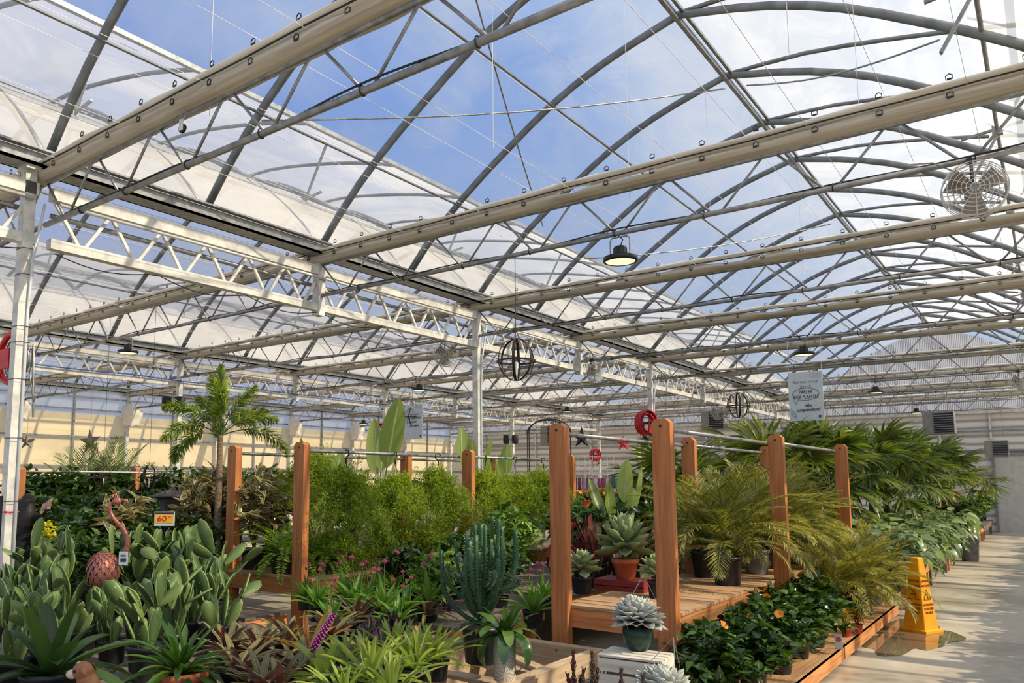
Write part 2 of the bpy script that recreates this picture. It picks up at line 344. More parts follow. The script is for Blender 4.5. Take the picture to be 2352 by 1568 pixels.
def frond(mb, ms, base, az, el, L, droop, nl, ll, lw, a0=1.1, a1=.5, vee=.35, seg=3, lb=.5, start=.18, rr=.006, plume=False):
    d = sph(np.array(az), np.array(el)); up = np.array([0, 0, 1.]) - d * d[2]
    up = unit(up) if np.linalg.norm(up) > .05 else np.array([-math.cos(az), -math.sin(az), 0]); side = np.cross(d, up)
    S = np.linspace(0, 1, 14); th = droop * S ** 1.3; dv = np.cos(th)[:, None] * d - np.sin(th)[:, None] * up; P = np.array(base) + np.concatenate([[np.zeros(3)], np.cumsum((dv[1:] + dv[:-1]) / 2 * L / 13, 0)])
    nv = np.sin(th)[:, None] * d + np.cos(th)[:, None] * up
    ms.tube(P, np.linspace(rr, rr * .3, 14), 5, cap=False)
    s = np.repeat(np.linspace(start, 1, nl), 2); sg = np.tile([1, -1], nl)
    I = lambda A: np.stack([np.interp(s, S, A[:, j]) for j in range(3)], 1)
    p, t, nn = I(P), I(dv), I(nv); ang = a0 + (a1 - a0) * s + RG.normal(0, .06, len(s))
    if plume:
        ph = RG.random(len(s)) * 2 * PI; q = side * np.cos(ph)[:, None] + nn * np.sin(ph)[:, None]
    else: q = side * sg[:, None] * math.cos(vee) + nn * math.sin(vee)
    dd = t * np.cos(ang)[:, None] + q * np.sin(ang)[:, None]
    pl = ll * np.sin(PI * np.clip((s - start) / (1 - start) * .86 + .12, 0, 1)) ** .55 * (1 + RG.normal(0, .06, len(s)))
    leaves(mb, p, dd, pl, lw, lb + RG.normal(0, .15, len(s)), 'lance', .3, seg, up=nn + RG.normal(0, .15, nn.shape))

# ---- pots
def pot(root, r, h, m, style='nursery', soil=True):
    b = MB(); t = r * .82
    if style == 'nursery': b.lathe([(t * .97, 0), (t, .01), (r * .95, h * .86), (r * 1.03, h * .87), (r * 1.03, h), (r * .96, h), (r * .95, h * .9), (r * .9, h * .86)], 28, ribs=14, amp=.012)
    elif style == 'terra': b.lathe([(t * .78, 0), (t * .82, .005), (r * .88, h * .76), (r, h * .78), (r, h), (r * .9, h), (r * .88, h * .85)], 28)
    elif style == 'round': b.lathe([(t * .7, 0), (r * .9, h * .3), (r, h * .7), (r * .98, h), (r * .9, h), (r * .9, h * .85)], 24)
    else: b.lathe([(r * .9, 0), (r, .01), (r, h), (r * .9, h), (r * .9, h * .88)], 28)
    b.add([(0, 0, .004)] + [(t * .75 * math.cos(a), t * .75 * math.sin(a), .004) for a in np.arange(16) * PI / 8], [(0, i + 1, (i + 1) % 16 + 1) for i in range(16)])
    p = b.build('pot', m, root, True)
    if soil:
        n = 18; MB().add([(0, 0, h * .9)] + [(r * .93 * math.cos(a), r * .93 * math.sin(a), h * .87) for a in np.arange(n) * 2 * PI / n], [(0, i + 1, (i + 1) % n + 1) for i in range(n)]).build('soil', SOIL, root)
    return p
def plant(name, cat): return Proto(empty(name), cat)

# ------------------------------------------------------------------ structure
YT = [3.42 + 3.66 * i for i in range(-1, 9)]
GX = [-25.0, -16.3, -7.6, 1.1, 9.8]
ZB, ZTC, ZG = 4.27, 4.70, 4.92
YE = 34.3; YN = -3.5
def arch(u):
    "roof rise above the gutter, u metres from the nearer gutter"
    xs = [0, .27, .93, 1.25, 2.07, 2.52, 3.29, 3.64, 4.35]; zs = [0, .34, .92, 1.16, 1.68, 1.97, 2.30, 2.40, 2.58]
    return float(np.interp(u, xs, zs))
def sm_arch():
    us = np.linspace(0, 4.35, 13); z = np.array([arch(u) for u in us]); z2 = z.copy()
    z2[1:-1] = (z[:-2] + 2 * z[1:-1] + z[2:]) / 4; return us, z2
US, ZS = sm_arch()
def arch_pts(x0, half): # left half from x0 rising, right half mirrored
    if half == 'L': return [(x0 + u, ZG + z) for u, z in zip(US, ZS)]
    return [(x0 + 8.7 - u, ZG + z) for u, z in zip(US, ZS)]
def ground():
    m = bpy.data.materials.new('polished concrete'); m.use_nodes = True; t = m.node_tree; b = t.nodes['Principled BSDF']
    co = N(t, 'ShaderNodeTexCoord')
    z = N(t, 'ShaderNodeTexNoise', i_Scale=.55, i_Detail=6.0, i_Distortion=.8); t.links.new(co.outputs['Object'], z.inputs['Vector'])
    z2 = N(t, 'ShaderNodeTexNoise', i_Scale=7.0, i_Detail=8.0); t.links.new(co.outputs['Object'], z2.inputs['Vector'])
    mm = N(t, 'ShaderNodeMath', operation='MULTIPLY_ADD'); t.links.new(z2.outputs[0], mm.inputs[0]); mm.inputs[1].default_value = .45; t.links.new(z.outputs[0], mm.inputs[2])
    r = ramp(t, mm.outputs[0], [(.45, lin(138, 128, 116)), (.7, lin(186, 176, 160)), (.95, lin(204, 196, 180))])
    # saw-cut joints
    br = N(t, 'ShaderNodeTexBrick', i_Scale=1.0); br.offset = 0; br.inputs['Brick Width'].default_value = 3.66; br.inputs['Row Height'].default_value = 3.66; br.inputs['Mortar Size'].default_value = .008
    br.inputs['Color1'].default_value = (1, 1, 1, 1); br.inputs['Color2'].default_value = (1, 1, 1, 1); br.inputs['Mortar'].default_value = (.35, .33, .3, 1)
    t.links.new(co.outputs['Object'], br.inputs['Vector'])
    mx = N(t, 'ShaderNodeMix', data_type='RGBA', blend_type='MULTIPLY'); mx.inputs[0].default_value = 1; t.links.new(r.outputs[0], mx.inputs[6]); t.links.new(br.outputs[0], mx.inputs[7])
    t.links.new(mx.outputs[2], b.inputs['Base Color'])
    rr = ramp(t, z.outputs[0], [(.4, (.28,) * 3), (.6, (.55,) * 3)]); t.links.new(rr.outputs[0], b.inputs['Roughness'])
    struct(MB().box((-25.2, YN, -.1), (9.8, YE + .1, 0)).build('floor', m))
    g = mat('gravel yard', (150, 146, 138), (120, 116, 108), rough=1, scale=3)
    struct(MB().box((-90, -60, -.25), (80, 120, -.12)).build('ground', g))
ground()
FILM_R = film('clear roof film', (240, 242, 244), .17, .62, dirt=.24, scale=1.1, streak=(1.2, .5, 1.2))
FILM_L = film('hazy roof film', (228, 226, 226), .34, .8, tl=.5, dirt=.3, scale=.7, streak=(1, .6, 1))
FILM_LL = film('milky roof film', (232, 232, 234), .68, .9, tl=.5, dirt=.2, scale=.7)
FILM_V = film('sunlit vent film', (244, 246, 248), .36, .7, dirt=.25, scale=1.1, streak=(1.2, .5, 1.2))  # sun-side film: its glow is painted in, whiter than the clear film
WALLF = film('cream side film', (255, 234, 186), .93, .98, tl=.35, dirt=.05, scale=.6)
WALLU = film('upper side film', (238, 242, 248), .82, .95, tl=.6, dirt=.2, scale=.6)
def roofs():
    n = 0
    for bi, x0 in enumerate(GX[:-1]):
        for half in 'LR':
            pts = arch_pts(x0, half)
            if half == 'R' and x0 < 0: pts = [p for p in pts if p[0] > x0 + 7.0]     # the vent leaves the slope beside the ridge open
            ys = np.linspace(YN, YE, 2)
            P = [[(x, y, z + .05) for y in ys] for x, z in pts]
            n += 1
            o = MB().grid(P).build('ceiling' if n == 1 else 'ceiling_%d' % n, FILM_R if (x0 > -7.7 and half == 'L') else FILM_V if x0 > -7.7 else FILM_LL if x0 < -20 else FILM_L, smooth=True); struct(o)
roofs()
def tubes():
    names = {-25.0: 'far left', -16.3: 'left', -7.6: 'near', 1.1: 'right-hand'}
    bay = {-25.0: 'far left bay', -16.3: 'middle bay', -7.6: 'bay overhead', 1.1: 'bay beyond the aisle'}
    # rafters: curved tubes every half truss
    for x0 in GX[:-1]:
        ys = [YT[0] + 1.83 * k for k in range(19) if YT[0] + 1.83 * k > -.5]
        pr = MB(); L = arch_pts(x0, 'L'); R = arch_pts(x0, 'R')
        pr.tube([(x, 0, z) for x, z in L] + [(x, 0, z) for x, z in R[::-1][1:]], .052, 8, flat=(1, .8))
        po = pr.build('roof_rafter', RAFT, smooth=True); p = Proto(po, 'rafter')
        for k, y in enumerate(ys):
            p.put((0, y, 0), 0, 1, 'grey curved tube rafter of the %s, %s from the camera' % (bay[x0], ORD[k]), 'curved roof rafters')
        # purlins along the roof
        for j, (u, s) in enumerate(((1.0, 1), (2.6, 1), (1.0, -1), (2.6, -1))):
            if x0 == 1.1: continue
            x = x0 + u if s > 0 else x0 + 8.7 - u; z = ZG + float(np.interp(u, US, ZS)) - .05
            if x0 == -7.6 and s < 0 and u > 1.5: continue
            b = MB().tube([(x, YN, z), (x, YE, z)], .018, 6).build('roof_purlin', RAFT)
            tag(b, 'thin steel purlin along the %s slope of the %s, %s one' % ('rising' if s > 0 else 'falling', bay[x0], 'lower' if u < 2 else 'upper'), 'purlin', 'roof purlins')
        x = x0 + 4.35; b = MB().bar((x, YN, ZG + 2.53), (x, YE, ZG + 2.53), .07, .05).bar((x + .07, YN, ZG + 2.6), (x + .07, YE, ZG + 2.6), .04).build('ridge_beam', GALV)
        tag(b, 'galvanised ridge beam running along the top of the %s' % bay[x0], 'beam', 'ridge beams')
tubes()
def vent(X0, lab, FM):
    r = empty('roof_vent', (X0, 0, ZG + 2.6), 0, 'long raised roof vent flap on the ridge ' + lab, 'roof vent', 'roof vent flaps')
    pts = [(0, 0), (.9, -.03), (1.43, -.1), (2.32, -.27), (3.3, -.5), (4.1, -.75)]
    xs = np.linspace(0, 4.1, 9); zz = np.interp(xs, [p[0] for p in pts], [p[1] for p in pts])
    MB().grid([[(x, y, z + .05) for y in (YN, YE)] for x, z in zip(xs, zz)]).build('film', FM, r, True)
    proto = None
    for k in range(18):
        y = YT[0] + 1.83 * k + .0
        if y < -.5: continue
        if proto is None: o = proto = MB().tube([(x, 0, z) for x, z in zip(xs, zz)], .03, 8).build('vent_rib', RAFT, r, True)
        else: o = proto.copy(); COL.objects.link(o)
        o.parent = r; o.location = (0, y, 0)
    MB().bar((4.1, YN, -.75), (4.1, YE, -.75), .06).build('edge_rail', GALV, r)
    # drive shaft, racks
    MB().tube([(3.0, YN, -1.35), (3.0, YE, -1.35)], .022, 8).build('drive_shaft', GALV, r, True)
    g = None
    for k in range(9):
        y = YT[0] + 3.66 * k + .9
        if y < 0: continue
        if g is None:
            b = MB(); b.bar((2.72, 0, -1.9), (3.5, 0, -.55), .03); 
            for q in range(40):
                t = q / 40; b.cbox((2.72 + .78 * t, .02, -1.9 + 1.35 * t), (.012, .02, .014))
            b.cbox((3.0, 0, -1.36), (.11, .07, .12)); b.bar((2.62, 0, -1.38), (3.4, 0, -1.3), .03)
            o = g = b.build('vent_rack', GALV, r)
        else: o = g.copy(); COL.objects.link(o); o.parent = r
        o.location = (0, y, 0)
vent(-3.25, 'overhead with ribs and racks', FILM_V); vent(-11.95, 'of the middle bay', film('patchy vent film', (232, 232, 234), .22, .7, tl=.55, dirt=.5, scale=.35, streak=(1, .6, 1))); vent(-20.65, 'of the far left bay', FILM_L)
def braces():
    # diagonal rods under the rafters
    for k, (a, b, l) in enumerate([((-6.6, 5.25, 5.75), (-3.3, 10.8, 7.35), 'rising from the gutter toward the ridge over the near column'),
                                   ((-4.0, 5.25, 7.1), (-6.3, 10.8, 5.95), 'falling from the ridge side toward the gutter overhead'),
                                   ((-3.0, 10.8, 7.3), (-.6, 8.9, 6.2), 'crossing the falling slope right of the ridge'),
                                   ((-6.5, 12.6, 5.85), (-3.4, 18.0, 7.3), 'behind the second truss, rising to the ridge')]):
        P = [Vector(a).lerp(Vector(b), t) - Vector((0, 0, .12 * math.sin(PI * t))) for t in np.linspace(0, 1, 9)]
        P = [(p.x, p.y, p.z) for p in P]
        tag(MB().tube(P, .011, 6).build('brace_rod', GALV, smooth=True), 'thin bowed steel brace rod ' + l, 'brace rod', 'roof brace rods')
braces()
def gutters():
    nm = {-25.0: 'along the left side wall', -16.3: 'between the left bays', -7.6: 'on the near row of columns', 1.1: 'right of the aisle', 9.8: 'far right'}
    for x in GX:
        b = MB(); 
        for lo, hi in (((-.13, -.10), (.13, -.075)), ((-.13, -.10), (-.105, .04)), ((.105, -.10), (.13, .04)), ((-.2, .03), (-.11, .05)), ((.11, .03), (.2, .05))):
            b.box((x + lo[0], YN, ZG + lo[1]), (x + hi[0], YE, ZG + hi[1]))
        o = b.build('roof_gutter', GALV); tag(o, 'long galvanised valley gutter ' + nm[x], 'gutter', 'roof gutters')
gutters()
def columns():
    spec = {-7.6: [i for i in (1, 3, 5, 7, 9)], -16.3: [1, 3, 5, 7, 9], -25.0: list(range(0, 10))}
    row = {-7.6: 'near row', -16.3: 'second row', -25.0: 'row along the left wall'}
    for x, ids in spec.items():
        for q, i in enumerate(ids):
            y = YT[i] if not (x == -7.6 and q == 0) else 3.27; w = .105
            x_ = x; x = -24.87 if x == -25.0 else x
            b = MB().box((x - .055, y - w / 2, 0), (x + .055, y + w / 2, ZG - .1)); b.box((x - .11, y - .1, 0), (x + .11, y + .1, .012)); b.box((x - .1, y - .07, ZG - .14), (x + .1, y + .07, ZG - .1))
            r = empty('support_post', (x, y, 0), 0, 'galvanised square steel column, %s of the %s' % (ORD[q], row[x_]), 'column', 'steel columns')
            b.xf(Matrix.Translation((-x, -y, 0))).build('shaft', GALVW, r)
            if x == -7.6:
                MB().tube([(.07, .03, .2), (.07, .03, 3.4), (.09, .04, 3.9), (.14, .1, 4.45)], .014, 8).build('drain_pipe', WHITEP, r, True)
                if q == 0:
                    for z in (1.62, 2.2, 2.75, 3.1, 3.25, 3.75, 4.0):
                        t = MB(); s = .058
                        t.tube([(-s, -s, z), (s + .03, -s, z - .004), (s + .03, s, z), (-s, s, z)], .0035, 5, closed=True); t.build('cable_tie', BLACK, r)
            x = x_
columns()
def girders():
    row = {-7.6: 'near', -16.3: 'second'}
    for x in (-7.6, -16.3):
        first = None
        for k in range(5):
            y0 = YT[1] + 7.32 * (k - 1); y0 = YT[1] + 7.32 * k - 7.32
            L = 7.32; q = []
            if first is None:
                r = empty('gutter_girder', (x, 0, 0))
                MB().box((-.05, .07, 4.06), (.05, L - .07, 4.16)).build('bottom_chord', GALVW, r)
                MB().box((-.055, .07, 4.55), (.055, L - .07, 4.67)).build('top_chord', GALVW, r)
                wb = MB(); n = 12; st = (L - .2) / n
                for i in range(n):
                    a = .1 + i * st; wb.bar((0, a, 4.56), (0, a + st * .45, 4.15), .032); wb.bar((0, a + st * .55, 4.15), (0, a + st, 4.56), .032)
                wb.bar((0, L / 2, 4.1), (0, L / 2, 4.9), .08); wb.build('web', GALVW, r)
                MB().box((-.06, L / 2 - .06, 4.0), (.06, L / 2 + .06, 4.82)).build('stub_post', GALVW, r)
                MB().tube([(.09, .12, 4.50), (.09, L-.12, 4.50)], .02, 8).build('conduit', GALVW, r, True)
                MB().tube([(-.1, .12, 4.43), (-.1, L-.12, 4.43)], .028, 8).build('water_pipe', GALV, r, True)
                MB().tube([(.03, y, 4.05 - .1 * abs(math.sin(y / L * 6 * PI)) ** 1.0) for y in np.linspace(.12, L-.12, 50)], .006, 5).build('cable', BLKM, r)
                first = Proto(r, 'girder')
            first.put((x, y0, 0), 0, 1, 'long lattice gutter girder of the %s column row, %s span from the camera' % (row[x], ORD[k]), 'lattice girders under the gutters')
girders()
def bundle_mb(L, seed, big=True):
    rg = np.random.default_rng(seed); n = int(L / .12); xs = np.linspace(0, L, n)
    a = np.linspace(0, 2 * PI, 15)[:-1]; up = MB(); lo = MB(); 
    s1 = np.interp(xs, np.linspace(0, L, 20), rg.normal(0, 1, 20)); s2 = np.interp(xs, np.linspace(0, L, 34), rg.normal(0, 1, 34))
    def ring(x, cy, cz, ry, rz_, ph):
        r = 1 + .07 * np.sin(3 * a + ph) + .04 * np.sin(5 * a - 2 * ph); return [(x, cy + ry * r_ * math.cos(q), cz + rz_ * r_ * math.sin(q)) for q, r_ in zip(a, r)]
    def skin(b, R):
        R = np.array(R); m = len(a); V = R.reshape(-1, 3); F = [(i * m + k, i * m + (k + 1) % m, (i + 1) * m + (k + 1) % m, (i + 1) * m + k) for i in range(len(R) - 1) for k in range(m)]
        F += [tuple(range(m)), tuple((len(R) - 1) * m + k for k in range(m))[::-1]]; b.add(V, F)
    skin(up, [ring(x, -.02, 4.872 + .008 * s1[i], .095, .034 + .006 * s2[i], s1[i]) for i, x in enumerate(xs)])
    skin(lo, [ring(x, .0, 4.762 + .006 * s2[i], .105 + .006 * s1[i], .062 + .007 * s2[i], s2[i]) for i, x in enumerate(xs)])
    return up, lo
def trusses():
    bay = {-25.0: 'far left bay', -16.3: 'middle bay', -7.6: 'bay overhead', 1.1: 'bay beyond the aisle'}
    # truss prototype in local X 0..8.7
    r = empty('roof_truss'); L = 8.7
    MB().tube([(.06, 0, ZB), (L - .06, 0, ZB)], .026, 10).build('bottom_chord', GALV, r, True)
    MB().tube([(.06, 0, ZTC), (L - .06, 0, ZTC)], .026, 10).build('top_chord', GALV, r, True)
    w = MB(); n = 9; st = L / n
    for i in range(n):
        c = (i + .5) * st; w.tube([(c - .04, 0, ZB), (c - st / 2 + .05, 0, ZTC)], .012, 6); w.tube([(c + .04, 0, ZB), (c + st / 2 - .05, 0, ZTC)], .012, 6)
    w.build('web', GALV, r, True)
    cb = MB().tube([(x, .022 * math.cos(x * 2.1), ZB + .03 + .012 * math.sin(x * 3.3)) for x in np.linspace(.1, L - .1, 70)], .008, 5); cb.build('cable', BLKM, r)
    ties = []
    for x in (.75, 1.5, 2.4, 3.3, 4.3, 5.2, 6.3, 7.3, 8.1):
        if not ties: t = MB().tube([(.0 , .03 * math.cos(q), ZB + .005 + .036 * math.sin(q)) for q in np.linspace(0, 2 * PI, 11)[:-1]], .005, 5, closed=True).build('cable_tie', BLACK, r); ties.append(t)
        else: t = ties[0].copy(); COL.objects.link(t)
        t.location = (x, 0, 0)
    P = Proto(r, 'truss')
    cu = []
    for s in (3, 8):
        c = empty('shade_curtain'); u, l = bundle_mb(L - .08, s); 
        u.build('upper_fabric', FABW, c, True); l.build('lower_fabric', FAB, c, True)
        MB().tube([(x, -.106, 4.832 + .004 * math.sin(x * 5)) for x in np.linspace(0, L - .08, 30)], .007, 5).build('edge_cord', BLACK, c)
        ck = None
        for i in range(18):
            for z, y in ((4.93, -.09), (4.775, -.11)):
                if ck is None:
                    b = MB(); b.tube([(-.022, 0, -.016), (.022, 0, -.016), (.022, 0, .016), (0, 0, .03), (-.022, 0, .016)], .0045, 5, closed=True); b.cbox((0, .004, -.012), (.03, .008, .014)); o = ck = b.build('hanger_clip', BLACK, c)
                else: o = ck.copy(); COL.objects.link(o)
                o.location = (.2 + i * .485, y, z)
        cu.append(Proto(c, 'shade curtain'))
    for x0 in GX[:-1]:
        for k, y in enumerate(YT):
            if y < 0 and x0 < -7.6: continue
            if x0 == 1.1 and k > 6: continue
            kk = k
            P.put((x0, y, 0), 0, 1, 'steel lattice roof truss crossing the %s, %s from the camera' % (bay[x0], ORD[kk]), 'roof trusses')
            xx = x0 - .3
            cu[k % 2].put((xx, y, 0), 0, 1, 'gathered beige shade curtain under the %s truss of the %s' % (ORD[kk], bay[x0]), 'gathered shade curtains')
trusses()
def wires():
    bay = {-25.0: 'far left bay', -16.3: 'middle bay', -7.6: 'bay overhead'}
    p = Proto(MB().tube([(0, YN, 0), (0, YE, 0)], .0022, 4).build('curtain_wire', WIRE), 'wire')
    for x0 in (-25.0, -16.3, -7.6):
        for k in range(15):
            x = x0 + .45 + k * .57
            p.put((x, 0, 4.97 if k % 2 else 4.81), 0, 1, 'thin taut wire along the %s, %s from its left gutter' % (bay[x0], ORD[k]), 'taut curtain support wires')
    p = Proto(MB().tube([(0, 0, 0), (0, 0, -1)], .0025, 4).build('suspension_wire', WIRE), 'wire')
    for k, (px, py, Y) in enumerate([(490, 0, 3.42), (1131, 100, 5.25), (1443, 350, 7.08), (1806, 0, 5.25), (1970, 200, 7.08), (1633, 530, 10.74), (1848, 700, 14.4)]):
        q = atp(px, max(py, 1), 1, Y); u = min(q.x + 7.6, 1.1 - q.x); top = ZG + arch(u) - .0
        p.put((q.x, q.y, top), 0, (1, 1, top - 4.6), 'thin white wire dropping from the rafters onto the curtains, %s from the left' % ORD[[0, 1, 2, 4, 6, 3, 5][k]], 'dropping white wires')
wires()
def walls():
    # side wall at the left
    o = MB().grid([[(-25.0, y, z) for y in (YN, YE)] for z in (.0, 4.0)]).build('wall_left', WALLF); struct(o)
    o = MB().grid([[(-25.0, y, z) for y in (YN, YE)] for z in (4.0, ZG)]).build('wall_left_upper', WALLU); struct(o)
    for k, z in enumerate((2.3, 3.25, 4.15, 4.55)):
        struct(MB().bar((-24.92, YN, z), (-24.92, YE, z), .05).build('trim_%d' % (k + 1), GALV))
    for k in range(10):
        y = YT[0] + 1.83 + 3.66 * k
        if y < YE: struct(MB().bar((-24.94, y, 0), (-24.94, y, ZG), .06).build('trim_%d' % (k + 5), GALV))
    # end wall: ribbed polycarbonate with framing
    m = bpy.data.materials.new('ribbed polycarbonate'); m.use_nodes = True; t = m.node_tree; b = t.nodes['Principled BSDF']; b.inputs['Roughness'].default_value = .4
    co = N(t, 'ShaderNodeTexCoord'); wv = N(t, 'ShaderNodeTexWave', i_Scale=5.5, i_Distortion=.3); t.links.new(co.outputs['Object'], wv.inputs[0])
    r = ramp(t, wv.outputs[0], [(.25, lin(150, 152, 162)), (.6, lin(222, 222, 226))]); t.links.new(r.outputs[0], b.inputs['Base Color'])
    tr = N(t, 'ShaderNodeBsdfTranslucent'); t.links.new(r.outputs[0], tr.inputs[0]); mx = N(t, 'ShaderNodeMixShader'); mx.inputs[0].default_value = .5
    t.links.new(b.outputs[0], mx.inputs[1]); t.links.new(tr.outputs[0], mx.inputs[2]); t.links.new(mx.outputs[0], t.nodes['Material Output'].inputs[0])
    m2 = bpy.data.materials.new('corrugated white wall'); m2.use_nodes = True; t = m2.node_tree; b = t.nodes['Principled BSDF']
    co = N(t, 'ShaderNodeTexCoord'); wv = N(t, 'ShaderNodeTexWave', i_Scale=1.1, i_Distortion=.6, bands_direction='Z'); t.links.new(co.outputs['Object'], wv.inputs[0])
    r = ramp(t, wv.outputs[0], [(.1, lin(176, 170, 164)), (.4, lin(224, 220, 214)), (.8, lin(238, 234, 228))]); t.links.new(r.outputs[0], b.inputs['Base Color'])
    struct(MB().box((-25, YE, 0), (9.8, YE + .05, 4.3)).build('wall_back', m2))
    for k, x0 in enumerate(GX[:-1]):
        pts = [(x0, 4.3)] + arch_pts(x0, 'L') + arch_pts(x0, 'R')[::-1][1:] + [(x0 + 8.7, 4.3)]
        V = [(x, YE, z) for x, z in pts]; struct(MB().add(V, [tuple(range(len(V)))]).build('wall_gable_%d' % (k + 1), m))
        for j in range(5):
            x = x0 + 1.3 + j * 1.55; struct(MB().bar((x, YE - .06, 0), (x, YE - .06, ZG + arch(min(x - x0, 8.7 - x + x0)) - .05), .07).build('trim_%d' % (20 + k * 6 + j), GALVW))
        struct(MB().bar((x0, YE - .1, 4.3), (x0 + 8.7, YE - .1, 4.3), .12).build('trim_%d' % (25 + k * 6), GALVW))
    for j, z in enumerate((2.1, 2.9, 3.6)):
        struct(MB().bar((-25, YE - .08, z), (9.8, YE - .08, z), .06).build('trim_%d' % (50 + j), GALV))
walls()

# ------------------------------------------------------------------ things hung in the roof
def hang_things():
    # round high-bay lamps
    r = empty('pendant_lamp')
    MB().lathe([(.0, .03), (.06, .035), (.165, .02), (.172, .0), (.168, -.022), (.15, -.03), (.145, -.02), (.0, -.018)], 36).build('housing', BLACK, r, True)
    MB().lathe([(.0, .13), (.05, .13), (.062, .11), (.066, .04), (.0, .03)], 20, ribs=10, amp=.12).build('driver', BLACK, r)
    em = mat('lamp lens', (255, 232, 170), (255, 214, 130), emit=1.6, scale=60)
    MB().lathe([(.0, -.0215), (.14, -.0235), (.144, -.021)], 36).build('lens', em, r)
    MB().tube([(-.1, 0, .02), (-.1, 0, .2), (-.08, 0, .23), (.08, 0, .23), (.1, 0, .2), (.1, 0, .02)], .008, 6).build('bracket', GALV, r)
    MB().tube([(.0, 0, .12), (.03, 0, .2), (-.02, .01, .25), (-.06, .01, .27)], .006, 5).build('cord', BLACK, r)
    P = Proto(r, 'lamp')
    for (Y, X, l) in [(7.08, -3.25, 'large in the middle of the roof, lens glowing warm'), (7.08, -12.3, 'above the left aisle, left of the feathery palm'),
                      (14.4, -11.9, 'above the hanging poster by the ribbed leaf'), (14.4, -21.0, 'behind the feathery palm crown'), (21.72, -20.7, 'far off above the tall paddle leaves'),
                      (14.4, -3.25, 'just left above the speech bubble poster'), (21.72, -3.3, 'right of the speech bubble poster'), (21.72, -11.9, 'above the ridge of the wrought iron arch'), (29.04, -3.3, 'far off above the grey heater')]:
        P.put((X, Y, 4.0), .1, 1, 'round black pendant lamp ' + l, 'round pendant lamps')
    # fans
    r = empty('hanging_fan'); R = .21
    c = MB()
    for q, (rr, y) in enumerate([(R * k / 7, -.085 + .03 * (k / 7) ** 2) for k in range(1, 8)] + [(R * k / 5, .085 - .03 * (k / 5) ** 2) for k in range(2, 6)] + [(R * 1.02, 0), (R * 1.02, .04), (R * 1.02, -.04)]):
        c.tube([(rr * math.cos(a), y, rr * math.sin(a)) for a in np.linspace(0, 2 * PI, 33)[:-1]], .003, 5, closed=True)
    for a in np.arange(12) * PI / 6:
        c.tube([(.02 * math.cos(a), -.088, .02 * math.sin(a)), (R * .6 * math.cos(a), -.078, R * .6 * math.sin(a)), (R * math.cos(a), -.055, R * math.sin(a)), (R * 1.02 * math.cos(a), 0, R * 1.02 * math.sin(a)), (R * math.cos(a), .055, R * math.sin(a)), (.03 * math.cos(a), .088, .03 * math.sin(a))], .003, 5)
    c.build('cage', GALVW, r)
    bl = MB()
    for a in (0, 2 * PI / 3, 4 * PI / 3):
        a += .5; e = np.array([math.cos(a), 0, math.sin(a)]); t = np.array([-math.sin(a), 0, math.cos(a)]); y = np.array([0, 1., 0])
        G = [[e * rr + t * w * (.03 + rr * .32) + y * (w * .03) for w in (-1, -.5, 0, .5, 1)] for rr in (.03, .08, .14, .185)]; bl.grid(G)
    bl.build('blades', mat('fan blade', (150, 140, 130), (120, 110, 102), rough=.4, metal=.4), r, True)
    MB().tube([(0, 0, 0), (0, .02, 0), (0, .16, 0), (0, .165, 0)], [.03, .055, .055, .03], 16).build('motor', GALV, r, True)
    MB().tube([(0, .08, .05), (0, .08, .26)], .012, 8).cbox((0, .08, .26), (.06, .05, .05)).build('hanger', BLACK, r)
    MB().tube([(0, .12, .04), (-.08, .1, .18), (-.25, .02, .27), (-.4, 0, .28)], .006, 5).build('cord', GALV, r)
    P = Proto(r, 'fan')
    for X, Y, rz, l in [(-.32, 7.08, 0.15, 'large on the right, three blades showing in its cage'), (-8.2, 10.74, .9, 'turned sideways left of the near iron orb'), (-8.4, 25.38, .3, 'small, left of the far iron orb'),
                        (-.42, 21.72, .4, 'far off at the right end of the roof'), (-7.2, 14.4, 1.4, 'seen edge on beside the third column')]:
        P.put((X, Y - .08, 4.0), rz, 1, 'round caged air fan, ' + l, 'hanging air fans')
    # iron orbs
    r = empty('iron_orb'); b = MB(); R = .2
    def hoop(b, R, ax, w=.03, sz=1.15, th=.004):
        n = 40; P = []
        for a in np.arange(n) * 2 * PI / n:
            c, s = math.cos(a), math.sin(a)
            P.append(np.array([R * c * math.cos(ax), R * c * math.sin(ax), R * sz * s]))
        nn = np.array([-math.sin(ax), math.cos(ax), 0]); V = []
        for p in P:
            q = p / np.linalg.norm(p); V += [p - nn * w / 2, p + nn * w / 2, p + nn * w / 2 + q * th, p - nn * w / 2 + q * th]
        F = [(i * 4 + k, i * 4 + (k + 1) % 4, ((i + 1) % n) * 4 + (k + 1) % 4, ((i + 1) % n) * 4 + k) for i in range(n) for k in range(4)]; b.add(V, F)
    for a in (0.2, .2 + PI / 3, .2 + 2 * PI / 3): hoop(b, R, a)
    b.build('upright_hoop', BRONZE, r)
    b = MB(); n = 40; V = []
    for a in np.arange(n) * 2 * PI / n:
        for rr, z in ((R * 1.03, -.011), (R * 1.03, .011), (R * 1.06, .011), (R * 1.06, -.011)): V.append((rr * math.cos(a), rr * math.sin(a), z - .02))
    b.add(V, [(i * 4 + k, i * 4 + (k + 1) % 4, ((i + 1) % n) * 4 + (k + 1) % 4, ((i + 1) % n) * 4 + k) for i in range(n) for k in range(4)]); b.build('level_hoop', BRONZE, r)
    MB().tube([(R * 1.16 * math.cos(a), R * 1.16 * math.sin(a) * .5, R * 1.22 * math.sin(a)) for a in np.linspace(0, 2 * PI, 41)[:-1]], .0025, 5, closed=True).build('thin_wire_ring', BLKM, r)
    MB().tube([(0, 0, -.22), (0, 0, -.03)], [.012, .022], 10).box((-.06, -.004, -.09), (.02, .004, -.03)).build('candle_socket', WHITEP, r)
